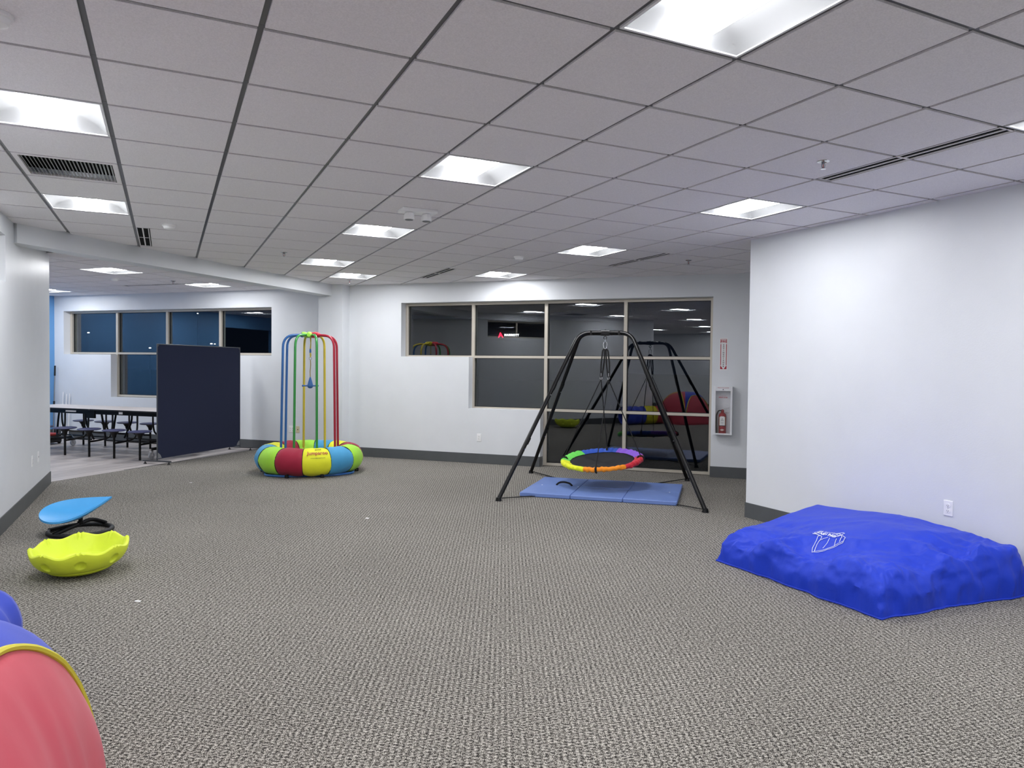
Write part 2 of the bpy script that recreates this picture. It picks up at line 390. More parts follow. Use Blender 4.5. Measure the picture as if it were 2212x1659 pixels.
# the left wall's window: local x runs along the wall
w3 = window(3, [3.15, 3.97, 4.80], [2.61, 2.23], [(0, 0), (1, 0)], .12, RAD(90), .04, .06); w3.location = (-1.02, 0, 0)

# ------------------------------------------------------------------ ceiling
ceil = thing('ceiling', None, None, (0, 0, 0), 0, kind='structure')
ceil_far = thing('ceiling', None, None, (0, 0, 0), A45, kind='structure')
TZ0, TZ1, GZ = CEIL-.006, CEIL+.012, CEIL+.004
LIGHTS = [(-1, -2), (-1, 2), (-1, 6), (3, -2), (3, 2), (3, 6), (3, 10), (4, 12), (7, -2), (7, 2), (7, 6), (7, 10),
          (-1, -6), (3, -6), (7, -6), (-1, -10), (3, -10), (7, -10), (-5, -6), (-9, -6), (-5, -2), (-9, -10), (-5, -10), (-9, -2), (-13, -6)]
FARL = [(-6.53, 7.76), (-6.53, 5.93), (-10.19, 7.76), (-10.19, 5.93), (-10.19, 4.1), (-8.36, 4.7)]  # last two are unseen, added to brighten the back room
VENT = (-1, 4)
def visible(x, y, z):
    d = Vector((x-.2796, y+2.9615, z-CZ)); Z = d.dot(Fv)
    if Z < .3: return None
    px, py = 1106+1554*d.dot(R2)/Z, 829.5-1554*d.dot(U2)/Z
    return Z if (-120 < px < 2330 and -120 < py < 1700) else None
def region(poly, x, y):
    """clip to the room part the tile lies in; None when outside"""
    if y > -.15 and (y-x) < 6.2+.7 and x > -1.02-T:
        q = clip(poly, -1, 0, 1.02) if y > -.3 else poly
        q = clip(q, 1, 1, 11.88); q = clip(q, -1, 1, 6.2)
        if y < 2.57-T*.5: q = clip(q, 1, 0, 5.585)
        elif y < 2.57+T*.5 and x > 5.6+T*.5: q = clip(q, 0, -1, -2.57)
        return q
    if y <= -.15:
        q = clip(poly, 1, 0, 5.585); q = clip(q, -1, -1, 12.6); q = clip(q, 0, -1, 9)
        q = clip(q, -1, 0, 10)
        if x < -1.3: q = clip(q, 0, 1, -.15)
        return q
    return []
g = .0125
full = MB().box(-T/2+g, T/2-g, -T/2+g, T/2-g, TZ0, TZ1)
full_o = full.build('ceiling_tile', TILE, ceil, bevel=0); FULLME = full_o.data; bpy.data.objects.remove(full_o)
tiles = []
for i in range(-17, 16):
    for j in range(-15, 16):
        x, y = (i+.5)*T, (j+.5)*T
        if (i, j) in LIGHTS or (i, j) == VENT: continue
        x0, x1, y0, y1 = x-T/2+g, x+T/2-g, y-T/2+g, y+T/2-g
        if i == 7 and j in (-1, 0): x0 += .13          # slot diffusers take a strip of these tiles
        if i == 0 and j in (8, 9): x0 += .12
        if i == 6 and j in (10, 11): x0 += .13
        if i == 9 and j in (6, 7): x0 -= 0
        if i == 8 and j in (6, 7): x1 -= .13
        sq = [(x0, y0), (x1, y0), (x1, y1), (x0, y1)]
        q = region(sq, x, y)
        if len(q) < 3 or area(q) < .004: continue
        Z = visible(x, y, CEIL)
        tiles.append((Z if (Z and y > -2.9) else 1e3, x, y, q, q == sq and x1-x0 > .58))
tiles.sort(key=lambda t: t[0])
stuff = MB(); cnt = 0
for Z, x, y, q, isfull in tiles:
    if Z < 900 and cnt < 250:
        cnt += 1
        if isfull:
            o = bpy.data.objects.new('ceiling_tile', FULLME); COL.objects.link(o); o.parent = ceil; o.location = (x, y, 0)
        else: MB().prism(q, TZ0, TZ1).build('ceiling_tile', TILE, ceil)
    else: stuff.prism(q, TZ0, TZ1)
stuff.build('ceiling_tile', TILE, ceil)['kind'] = 'stuff'
# exposed grid: long runners along y, tees along x
def bars(horizontal, k, lo, hi):
    segs = []; n = int((hi-lo)/.1524); cur = None
    for s_ in range(n+1):
        t = lo+s_*.1524; x, y = (t, k*T) if horizontal else (k*T, t)
        ok = (y > -9 and x < 5.6 and x > -10 and x+y > -12.6 and y <= -.15) or (y > -.15 and x > -1.03 and x+y < 11.9 and y-x < 6.22 and (x < 5.6 or y > 2.55))
        if ok: cur = [t, t] if cur is None else [cur[0], t]
        if (not ok or s_ == n) and cur:
            if cur[1]-cur[0] > .25: segs.append(cur)
            cur = None
    return segs
for k in range(-16, 16):
    for a, b in bars(False, k, -9, 13):
        MB().box(k*T-.012, k*T+.012, a-.12, b+.12, GZ, GZ+.004).build('grid_runner', GRID, ceil)
for k in range(-14, 17):
    for a, b in bars(True, k, -10, 10):
        MB().box(a-.12, b+.12, k*T-.0115, k*T+.0115, GZ-.0006, GZ+.0032).build('cross_tee', GRID, ceil)
# far room ceiling, turned 45 degrees
U0, V00 = -6.225, 7.455
fs = MB(); fc = 0
for i in range(-10, 4):
    for j in range(-9, 3):
        u, v = U0+(i-.5)*T, V00+(j+.5)*T
        if any(abs(u-a) < .2 and abs(v-b_) < .2 for a, b_ in FARL): continue
        q = [(u-T/2+g, v-T/2+g), (u+T/2-g, v-T/2+g), (u+T/2-g, v+T/2-g), (u-T/2+g, v+T/2-g)]
        if j == 0 and i in (-1, -2): q = clip(q, 0, -1, -(V00+.13))
        q = clip(q, 1, 0, UB-.22); q = clip(q, -1, 0, 11.09); q = clip(q, 0, 1, VF if u < -4.64 else V0)
        if len(q) < 3 or area(q) < .01: continue
        xx, yy = xy(u, v)
        if xx > -1.2 and yy < 5: continue
        if yy < 7.6 and xx < -1.2-.0: 
            if yy < 7.3: continue
        if fc < 50 and visible(xx, yy, CEIL) and xx > -2.2:
            fc += 1; MB().prism(q, TZ0, TZ1).build('ceiling_tile', TILE, ceil_far)
        else: fs.prism(q, TZ0, TZ1)
fs.build('ceiling_tile', TILE, ceil_far)['kind'] = 'stuff'
for i in range(-9, 3):
    u = U0+i*T
    if u < UB-.22: MB().box(u-.012, u+.012, 3.2, VF, GZ, GZ+.004).build('grid_runner', GRID, ceil_far)
for j in range(-7, 3):
    v = V00+j*T
    if v < VF: MB().box(-11.09, UB-.22, v-.0115, v+.0115, GZ-.0006, GZ+.0032).build('cross_tee', GRID, ceil_far)
# wall angle along the ceiling edge
am = MB().box(-4.2, 4.6, V0-.02, V0, GZ, GZ+.003).box(UB, UB+.02, 3, 11.59*Q, GZ, GZ+.003); o = am.build('trim_1', GRID); o.rotation_euler = (0, 0, A45); struct(o)
struct(MB().box(5.565, 5.585, -9, 2.59, GZ, GZ+.003).box(-1.02, -1.0, -.15, 5.2, GZ, GZ+.003).build('trim_2', GRID))
o = MB().box(-11.08, -4.7, VF-.02, VF, GZ, GZ+.003).build('trim_3', GRID); o.rotation_euler = (0, 0, A45); struct(o)

# ------------------------------------------------------------------ light fixtures
def make_troffer():
    t = thing('ceiling_light', 'x', 'ceiling light', group='square troffer ceiling lights')
    h = T/2-.013; D = .075; lw = .088
    # frame rim
    MB().box(-h, h, -h, -h+.012, -.005, .012).box(-h, h, h-.012, h, -.005, .012).box(-h, -h+.012, -h+.012, h-.012, -.005, .012).box(h-.012, h, -h+.012, h-.012, -.005, .012).build('frame', TROFF, t)
    hi = h-.012
    for s in (-1, 1):      # curved side reflectors
        def f(a, b, s=s):
            q = a*pi/2; x = hi-(hi-lw)*(1-cos(q)) ; z = D*sin(q)**.8 if q > 0 else 0
            x = hi-(hi-lw)*a; z = D*(1-(1-a)**2.2)
            zz = z; y = -hi+2*hi*b
            # end coves: the surface rises from the end frames too
            e = min(b, 1-b)*2*hi; ef = min(e/.11, 1); zz = min(z, D*(1-(1-ef)**2.0)+.001) if e < .11 else z
            return (s*x, y, zz)
        MB().grid(12, 25, f).build('reflector', REFL, t, smooth=True)
    MB().box(-h, h, -h, h, D+.012, D+.02).build('housing', TROFF, t)
    for s in (-1, 1):
        MB().grid(9, 8, lambda a, b, s=s: (-lw+2*lw*a, s*(hi-.11*b), D*(1-(1-b)**2.0)+.001)).build('reflector', REFL, t, smooth=True)
    zl = .016; ye = hi-.055
    MB().grid(9, 3, lambda a, b: (-lw*cos(pi*a), -ye+2*ye*b, zl-.014*sin(pi*a))).build('lens', LENS, t, smooth=True)
    MB().add([(x_, y_, z_) for z_ in (zl, D+.004) for x_, y_ in ((-lw, -ye), (lw, -ye), (lw, ye), (-lw, ye))], [(0, 1, 5, 4), (1, 2, 6, 5), (2, 3, 7, 6), (3, 0, 4, 7)]).build('lens_side', LENSS, t)
    return t
proto = make_troffer()
cells = {(3, -2): 'troffer light cut by the top edge of the photo, largest one in view',
 (-1, 2): 'troffer light at the left photo edge, just in front of the big louvred vent',
 (-1, 6): 'troffer light at left, just beyond the big louvred vent',
 (3, 2): 'square troffer light in the middle of the ceiling, fourth tile row of the centre line',
 (3, 6): 'troffer light beside the white emergency light unit',
 (7, 2): 'troffer light near the right wall, past the sprinkler and the long slot diffuser',
 (7, -2): 'troffer light cut by the right photo edge at the end of the slot diffuser',
 (7, 6): 'troffer light above the swing, left of a black slot diffuser',
 (3, 10): 'small far troffer light next to the beam, left one of the pair by the pilaster',
 (4, 12): 'farthest troffer light of the main room, right before the pilaster corner',
 (7, 10): 'far troffer light just above the big window wall'}
first = True
for c in LIGHTS:
    lab = cells.get(c) or 'troffer light %s, %s' % ({-2: 'beyond the near left wall end', -6: 'in the first row behind the camera', -10: 'in the second row behind the camera'}[c[1]],
        {-13: 'leftmost of its row', -9: 'far left', -5: 'left of centre', -1: 'on the vent line', 3: 'on the emergency light line', 7: 'nearest the right wall'}[c[0]])
    o = proto if first else dup(proto); first = False
    o.location = ((c[0]+.5)*T, (c[1]+.5)*T, CEIL); o['label'] = lab
for n_, (u, v) in enumerate(FARL):
    x, y = xy(u, v)
    lab = ['troffer light of the back room, the one furthest right under the beam', 'troffer light of the back room, nearest one beside a smoke detector',
           'troffer light of the back room, half hidden by the left wall end', 'troffer light of the back room, hidden, one back from the half-hidden one', 'unseen troffer added to brighten the back room, nearest the black doorway', 'unseen troffer added to brighten the back room, over its middle'][n_]
    dup(proto, (x, y, CEIL), RAD(45), lab)

# return vent tile
v_ = thing('ceiling_vent', 'big square louvred return air vent between two lights at left', 'vent', ((VENT[0]+.5)*T, (VENT[1]+.5)*T, CEIL))
h = T/2-.013
MB().box(-h, h, -h, h, .05, .055).build('backing', DARK, v_)
MB().box(-h, h, -h, -h+.035, -.006, .012).box(-h, h, h-.035, h, -.006, .012).box(-h, -h+.03, -h+.035, h-.035, -.006, .012).box(h-.03, h, -h+.035, h-.035, -.006, .012).build('frame', TILE, v_)
SL = mat('vent_slat', (150, 152, 152), .5)
for k in range(24):
    x = -h+.045+k*(2*h-.085)/23
    MB().add([(x+.005, -h+.03, -.003), (x-.008, -h+.03, .012), (x-.008, h-.03, .012), (x+.005, h-.03, -.003), (x+.0035, -h+.03, -.005), (x-.0095, -h+.03, .010), (x-.0095, h-.03, .010), (x+.0035, h-.03, -.005)],
             [(0, 1, 2, 3), (4, 7, 6, 5), (0, 4, 5, 1), (3, 2, 6, 7), (0, 3, 7, 4), (1, 5, 6, 2)]).build('slat', SL, v_)

def slot_diff(x, y, L, w, rz, label, group='black twin-slot air diffusers'):
    """x, y: corner start, runs along local +y for L, width w to local +x"""
    d = thing('slot_diffuser', label, 'air diffuser', (x, y, CEIL), rz, group)
    MB().box(.0, w, 0, L, .001, .006).build('backing', DARK, d)
    b = MB(); ws = (w-.03)/2
    for a, bw in ((0.0, .008), ((w-.012)/2, .012), (w-.008, .008)): b.box(a, a+bw, 0, L, -.004, .001)
    b.box(.012, w-.012, 0, .008, -.0035, .001).box(.012, w-.012, L-.008, L, -.0035, .001)
    n = int(round(L/T))
    for i in range(1, n): b.box(.012, w-.012, i*T-.012, i*T+.002, -.0035, .001)
    b.build('frame', TILE, d)
    return d
slot_diff(7*T+.013, -T+.013, 2*T-.03, .12, 0, 'long black twin-slot diffuser near the right wall ceiling, beside a sprinkler')
slot_diff(0*T+.013, 8*T+.013, 2*T-.03, .11, 0, 'short-looking black twin-slot diffuser at left, ending at the beam')
slot_diff(6*T+.013, 10*T+.013, 2*T-.03, .12, 0, 'black twin-slot diffuser between the far lights above the window left part')
slot_diff(9*T-.013-.12, 6*T+.013, 2*T-.03, .12, 0, 'black twin-slot diffuser over the swing, near a sprinkler')
xx, yy = xy(U0-2*T, V00+.13)
slot_diff(xx, yy, 2*T-.02, .12, RAD(-135), 'slot diffuser in the back room ceiling, seen edge-on beyond the beam')

def smoke(x, y, label):
    d = thing('smoke_detector', label, 'smoke detector', (x, y, TZ0+CEIL*0), group='white smoke detectors')
    MB().lathe([(.001, 0), (.062, 0), (.062, -.012), (.055, -.016)], 24).build('base', WHITEP, d, smooth=True)
    MB().lathe([(.052, -.014), (.052, -.024), (.044, -.038), (.02, -.046), (.001, -.047)], 24).build('head', WHITEP, d, smooth=True)
smoke(.30, 4.57, 'white smoke detector on the ceiling at left, right of the slot diffuser')
smoke(4.03, 4.70, 'white smoke detector on the main ceiling, above the big window')
smoke(*xy((-.45-9.77)*Q, (-.45+9.77)*Q), 'white smoke detector in the back room beyond the beam')
smoke(-.30, .33, 'white smoke detector cut by the left photo edge, near the top')

def sprinkler(x, y, label):
    d = thing('sprinkler', label, 'sprinkler', (x, y, TZ0), group='ceiling sprinklers')
    MB().lathe([(.001, 0), (.038, 0), (.036, -.004), (.02, -.008), (.016, -.002)], 20).build('escutcheon', CHROME, d, smooth=True)
    MB().lathe([(.010, 0), (.010, -.018), (.008, -.02)], 10).build('body', STEEL, d)
    for s in (-1, 1): MB().tube([(s*.010, 0, -.012), (s*.014, 0, -.022), (s*.012, 0, -.036), (s*.002, 0, -.046)], .0028, 6).build('yoke_arm', STEEL, d)
    MB().tube([(0, 0, -.018), (0, 0, -.046)], .003, 6).build('bulb', MACRED, d)
    b = MB().lathe([(.001, -.046), (.016, -.047), (.016, -.049), (.001, -.049)], 16)
    b.build('deflector', CHROME, d)
sprinkler(3.96, .27, 'chrome sprinkler in the right ceiling, beside the long slot diffuser')
sprinkler(5.93, 3.95, 'sprinkler over the swing side, near the right wall corner')
sprinkler(1.51, 5.77, 'sprinkler between the beam and the far left light')
sprinkler(2.81, 8.11, 'sprinkler just in front of the pilaster')
sprinkler(.37, 9.71, 'sprinkler in the back room, beside its light')

el = thing('emergency_light', 'white twin-head emergency light unit on the ceiling', 'emergency light', (2.17, 2.83, TZ0))
MB().box(-.15, .15, -.08, .08, -.028, 0).build('housing', WHITEP, el, bevel=.006)
for s in (-1, 1):
    hd = MB().lathe([(.001, -.03), (.035, -.03), (.042, -.05), (.045, -.085), (.04, -.088), (.001, -.082)], 18, c=(s*.075, 0, 0)).build('lamp_head', WHITEP, el, smooth=True)
    MB().lathe([(.001, -.0885), (.034, -.089), (.034, -.0905), (.001, -.0905)], 18, c=(s*.075, 0, 0)).build('lamp_face', GREYP, hd)

# ------------------------------------------------------------------ outlets, sign, extinguisher
def outlet(x, y, z, rz, label, kind='duplex', plate=WHITEP, w=.072):
    """local -y faces the room"""
    o = thing('wall_outlet' if kind != 'switch' else 'wall_plate', label, 'outlet' if kind != 'cable' else 'wall plate', (x, y, z), rz)
    MB().box(-w/2, w/2, -.006, 0, -.058, .058).build('plate', plate, o, bevel=.003)
    xs = [-.023, .023] if kind == 'quad' else [0]
    if kind in ('duplex', 'quad'):
        for cx in xs:
            for s in (-1, 1):
                r = MB().lathe([(.001, 0), (.0165, 0), (.0165, -.003), (.001, -.003)], 16, c=(cx, -.006, s*.02), axis='y').build('receptacle', plate, o)
                MB().box(cx-.007, cx-.005, -.0098, -.009, s*.02-.003, s*.02+.006).box(cx+.005, cx+.007, -.0098, -.009, s*.02-.003, s*.02+.005).lathe([(.001, 0), (.0025, 0), (.0025, -.0008), (.001, -.0008)], 8, c=(cx, -.009, s*.02-.008), axis='y').build('slots', DARK, r)
    else:
        MB().box(-.007, .007, -.0075, -.006, -.009, .007).build('jack', DARK, o)
    MB().lathe([(.001, 0), (.003, 0), (.003, -.001), (.001, -.001)], 8, c=(0, -.006, 0), axis='y').build('screw', STEEL, o)
    return o
outlet(5.585, .475, .475, RAD(-90), 'white duplex outlet on the right wall, above the blue pad')
x, y = xy(-1.857, V0); outlet(x, y, .40, A45, 'white duplex outlet under the big window, left of the swing')
x, y = xy(-5.46, VF); outlet(x, y, .37, A45, 'white double-gang outlet on the far wall, behind the climbing ring', 'quad', w=.115)
x, y = xy(-5.335, VF); outlet(x, y, .37, A45, 'ivory cable plate beside the white double-gang outlet', 'cable', IVORY)
outlet(-1.02, 6.15, .44, RAD(90), 'white outlet low on the left wall, nearer of the two plates')
outlet(-1.02, 6.55, .44, RAD(90), 'white plate low on the left wall, farther of the two plates', 'cable')
outlet(-1.02, 1.21, .44, RAD(90), 'white outlet on the left wall behind the play tunnel, farther one')
outlet(-1.02, 1.06, .44, RAD(90), 'white outlet on the left wall behind the play tunnel, nearer one')

def wall_mtx(u, v, z):     # text plane on the 45 degree wall, in local wall coords
    return Matrix(((1, 0, 0, u), (0, 0, -1, v), (0, 1, 0, z), (0, 0, 0, 1)))
sg = thing('fire_sign', 'narrow red and white FIRE EXTINGUISHER arrow sign on the wall', 'sign', (0, 0, 0), A45)
cu_ = 1.749; z0, z1 = 1.482, 1.927; hw = .052; vs = V0-.002
MB().box(cu_-hw, cu_+hw, vs, V0, z0, z1).build('panel', PAPER, sg)
b = MB(); a = hw-.010; y0 = vs-.0006
b.box(cu_-a, cu_+a, y0, vs, z1-.022, z1-.016).box(cu_-a, cu_-a+.006, y0, vs, z1-.075, z1-.022).box(cu_+a-.006, cu_+a, y0, vs, z1-.075, z1-.022)
b.box(cu_-a, cu_-a+.009, y0, vs, z0+.07, z1-.085).box(cu_+a-.009, cu_+a, y0, vs, z0+.07, z1-.085)
def tri(pts): b.add([(cu_+p[0], y0, p[1]) for p in pts]+[(cu_+p[0], vs, p[1]) for p in pts], [(0, 1, 2), (3, 5, 4), (0, 3, 4, 1), (1, 4, 5, 2), (2, 5, 3, 0)])
tri([(-a, z0+.07), (-a, z0+.016), (-.004, z0+.016)]); tri([(a, z0+.07), (a, z0+.016), (.004, z0+.016)])
b.build('border', SIGNRED, sg)
text('FIRE', .042, SIGNRED, 'lettering', sg, wall_mtx(cu_, y0, z1-.05), bold=.0012)
for i, ch in enumerate('EXTINGUISHER'): text(ch, .0245, TEXTD, 'lettering', sg, wall_mtx(cu_, y0, z1-.098-i*.0268), bold=.0009)

cab = thing('extinguisher_cabinet', 'white glass-fronted fire extinguisher cabinet on the wall', 'cabinet', (0, 0, 0), A45)
cu2 = 1.762; hw = .121; zb, zt = .607, 1.262; vf = V0-.15
MB().box(cu2-hw, cu2+hw, V0-.012, V0-.002, zb, zt).box(cu2-hw, cu2-hw+.006, vf, V0-.012, zb, zt).box(cu2+hw-.006, cu2+hw, vf, V0-.012, zb, zt).box(cu2-hw+.006, cu2+hw-.006, vf, V0-.012, zb, zb+.008).box(cu2-hw+.006, cu2+hw-.006, vf, V0-.012, zt-.008, zt).build('body', CABW, cab)
dr = MB().box(cu2-hw, cu2-hw+.024, vf-.012, vf-.001, zb, zt).box(cu2+hw-.024, cu2+hw, vf-.012, vf-.001, zb, zt).box(cu2-hw+.024, cu2+hw-.024, vf-.012, vf-.001, zb, zb+.02).box(cu2-hw+.024, cu2+hw-.024, vf-.012, vf-.001, zt-.06, zt).build('door', CABW, cab, bevel=.002)
clear = bpy.data.materials.new('clear_acrylic'); clear.use_nodes = True
nt = clear.node_tree; nt.nodes.clear(); o_ = nt.nodes.new('ShaderNodeOutputMaterial'); mx = nt.nodes.new('ShaderNodeMixShader'); t_ = nt.nodes.new('ShaderNodeBsdfTransparent'); g_ = nt.nodes.new('ShaderNodeBsdfGlossy'); g_.inputs['Roughness'].default_value = .03
mx.inputs[0].default_value = .05; nt.links.new(t_.outputs[0], mx.inputs[1]); nt.links.new(g_.outputs[0], mx.inputs[2]); nt.links.new(mx.outputs[0], o_.inputs[0])
MB().box(cu2-hw+.022, cu2+hw-.022, vf-.006, vf-.003, zb+.018, zt-.058).build('acrylic_pane', clear, dr)
text('FIRE EXTINGUISHER', .0165, SIGNRED, 'lettering', dr, wall_mtx(cu2, vf-.0125, zt-.018))
MB().add([(cu2-.01, vf-.0128, zt-.047), (cu2+.01, vf-.0128, zt-.047), (cu2, vf-.0128, zt-.031), (cu2-.01, vf-.012, zt-.047), (cu2+.01, vf-.012, zt-.047), (cu2, vf-.012, zt-.031)], [(0, 1, 2), (5, 4, 3), (0, 3, 4, 1), (1, 4, 5, 2), (2, 5, 3, 0)]).build('arrow', TEXTD, dr)
text('IN CASE OF FIRE', .0105, SIGNRED, 'lettering', dr, wall_mtx(cu2, vf-.0065, zt-.128))
text('BREAK GLASS', .0185, SIGNRED, 'lettering', dr, wall_mtx(cu2, vf-.0065, zt-.148), bold=.0006)
ex = thing('fire_extinguisher', 'red fire extinguisher with black hose inside the wall cabinet', 'fire extinguisher', (*xy(cu2-.008, V0-.08), zb+.009), A45)
MB().lathe([(.001, 0), (.046, 0), (.05, .006), (.05, .245), (.044, .268), (.026, .285), (.018, .292), (.018, .305), (.001, .305)], 24).build('cylinder', EXRED, ex, smooth=True)
MB().lathe([(.02, .292), (.02, .318), (.014, .33), (.001, .33)], 14).build('valve', EXRED, ex, smooth=True)
MB().add([(x_, y_, z_) for (x_, z_) in ((-.015, .325), (.085, .352), (.086, .360), (-.015, .336)) for y_ in (-.009, .009)], [(0, 2, 4, 6), (1, 7, 5, 3), (0, 1, 3, 2), (2, 3, 5, 4), (4, 5, 7, 6), (6, 7, 1, 0)]).build('lever', CHROME, ex)
MB().add([(x_, y_, z_) for (x_, z_) in ((.005, .316), (.088, .285), (.088, .292), (.005, .324)) for y_ in (-.008, .008)], [(0, 2, 4, 6), (1, 7, 5, 3), (0, 1, 3, 2), (2, 3, 5, 4), (4, 5, 7, 6), (6, 7, 1, 0)]).build('carry_handle', CHROME, ex)
MB().tube(rounded([(-.012, -.01, .318), (-.05, -.02, .318), (-.078, -.03, .26), (-.074, -.03, .12), (-.068, -.03, .01)], .04), [.008]*8+[.008]*8+[.009]*8+[.012]*(len(rounded([(-.012, -.01, .318), (-.05, -.02, .318), (-.078, -.03, .26), (-.074, -.03, .12), (-.068, -.03, .01)], .04))-24), 10).build('hose', BLACKP, ex, smooth=True)
def wrap(a0, a1, z0, z1, r): return lambda s, t: (r*sin(a0+(a1-a0)*s), -r*cos(a0+(a1-a0)*s), z0+(z1-z0)*t)
MB().grid(10, 2, wrap(-.9, .9, .115, .235, .0508)).build('label_panel', mat('brass_label', (178, 160, 120), .4), ex, solid=.0004)
MB().grid(16, 2, wrap(-1.5, 1.5, .108, .118, .0512)).build('band', BLACKP, ex, solid=.001)
tg_ = MB().prism([(-.034, .118), (.034, .118), (.034, .225), (.022, .24), (-.022, .24), (-.034, .225)], -.0005, .0005)
tg_.v = [(p[0], -.058-p[2], p[1]) for p in tg_.v]; tgo = tg_.build('service_tag', PAPER, ex)
b = MB()
for s_ in (0, 1, 2):
    a0 = s_*2*pi/3+pi/2; c0 = (.011*cos(a0), .195+.011*sin(a0))
    b.prism([(c0[0]-.007, c0[1]-.006), (c0[0]+.007, c0[1]-.006), (c0[0], c0[1]+.008)], 0, .0006)
b.v = [(p[0], -.0586-p[2], p[1]) for p in b.v]; b.build('tag_print', mat('print_green_black', (30, 44, 44), .6), tgo)
b = MB()
for k_, zz in enumerate((.166, .158, .150, .142)): b.box(-.02, .02-.006*(k_ % 2), -.0594, -.0586, zz-.0018, zz)
b.build('tag_print', GREYP, tgo)
b = MB().add([(-.03, -.0515, .055), (0, -.0525, .070), (.03, -.0515, .055), (0, -.0525, .040), (-.03, -.0500, .055), (0, -.0500, .070), (.03, -.0500, .055), (0, -.0500, .040)], [(0, 1, 2, 3), (4, 7, 6, 5), (0, 4, 5, 1), (1, 5, 6, 2), (2, 6, 7, 3), (3, 7, 4, 0)])
b.build('diamond_badge', mat('badge', (214, 190, 186), .5), ex)

# ------------------------------------------------------------------ swing stand with saucer
LF, LB, RF, RB = Vector((3.625, 4.325, 0)), Vector((4.917, 6.051, 0)), Vector((5.359, 2.915, 0)), Vector((6.55, 4.66, 0))
ctr = (LF+LB+RF+RB)/4; e1 = (RF-LF).normalized(); e2 = Vector((-e1.y, e1.x, 0))
TOPZ = 1.925
st = thing('swing_stand', 'black tubular steel swing stand with four splayed legs', 'swing frame', (ctr.x, ctr.y, 0))
def loc(p): return Vector(p)-Vector((ctr.x, ctr.y, 0))
TR = .0235
for foot, opp, su, sv in ((LF, RB, -1, -1), (LB, RF, -1, 1), (RF, LB, 1, -1), (RB, LF, 1, 1)):
    corner = ctr+e1*su*.31+e2*sv*.05+Vector((0, 0, TOPZ))
    cen = ctr+e2*sv*.004+Vector((0, 0, TOPZ-.006*sv))
    far = foot+Vector((0, 0, .02))
    leg = [loc(x) for x in rounded([far, corner, cen], .13, 8)]
    o = MB().tube(leg, TR, 14).build('leg', BLACKM, st, smooth=True)
    d = (corner-foot)
    for t in (.32, .64):    # sleeve joints with bolts
        p = loc(foot+d*t); q = loc(foot+d*(t+.035)); MB().tube([p, q], TR+.0022, 14).build('joint_sleeve', BLACKM, o, smooth=True)
        bp = loc(foot+d*(t-.03)); MB().lathe([(.001, 0), (.006, 0), (.006, .006), (.001, .006)], 8, c=(bp.x, bp.y-TR-.004, bp.z), axis='y').build('bolt', CHROME, o)
    fp = loc(foot)
    dirn = (ctr-foot); dirn.z = 0; dirn.normalize()
    cx_, cyy = fp.x, fp.y
    MB().lathe([(.001, 0), (.036, 0), (.034, .01), (.028, .04), (.001, .04)], 12, c=(cx_, cyy, 0)).build('foot_cap', BLACKM, o, smooth=True)
    a = fp+dirn*.02; MB().lathe([(.001, 0), (.006, 0), (.006, .012), (.001, .012)], 8, c=(a.x, a.y, .038)).build('bolt', CHROME, o)
MB().box(-.06, .06, -.032, .032, -.032, .032).build('centre_clamp', BLACKM, st, bevel=.01).matrix_local = Matrix.Translation((0, 0, TOPZ)) @ Matrix.Rotation(math.atan2(e1.y, e1.x), 4, 'Z')
for s in (-1, 1):
    c = loc(ctr+e1*s*.17); o = MB().box(-.012, .012, -.055, .055, -.028, .03).build('bracket', BLACKM, st, bevel=.003); o.matrix_local = Matrix.Translation((c.x, c.y, TOPZ)) @ Matrix.Rotation(math.atan2(e1.y, e1.x), 4, 'Z')
for a, b_ in ((LF, RB), (LB, RF)):
    d = (b_-a).normalized(); n_ = Vector((-d.y, d.x, 0))*.012
    for s in (-1, 1):
        MB().tube([loc(a+d*.04+n_*s*.5+Vector((0, 0, .028))), loc(a+d*.5+n_*s+Vector((0, 0, .012))), loc(a+(b_-a)*.35+n_*s+Vector((0, 0, .006))), loc(a+(b_-a)*.65+n_*s+Vector((0, 0, .006))), loc(b_-d*.5+n_*s+Vector((0, 0, .012))), loc(b_-d*.04+n_*s*.5+Vector((0, 0, .028)))], .004, 6).build('ground_strap', WEB, st)
MB().tube([(0, 0, TOPZ+.045), (0, 0, TOPZ-.04)], .006, 8).build('eye_bolt', BLACKM, st)
MB().tube(arc((0, 0, TOPZ-.058), .018, 0, 2*pi, 18, (.84, -.54, 0), (0, 0, 1))[:-1], .005, 8, closed=True).build('eye_ring', BLACKM, st, smooth=True)

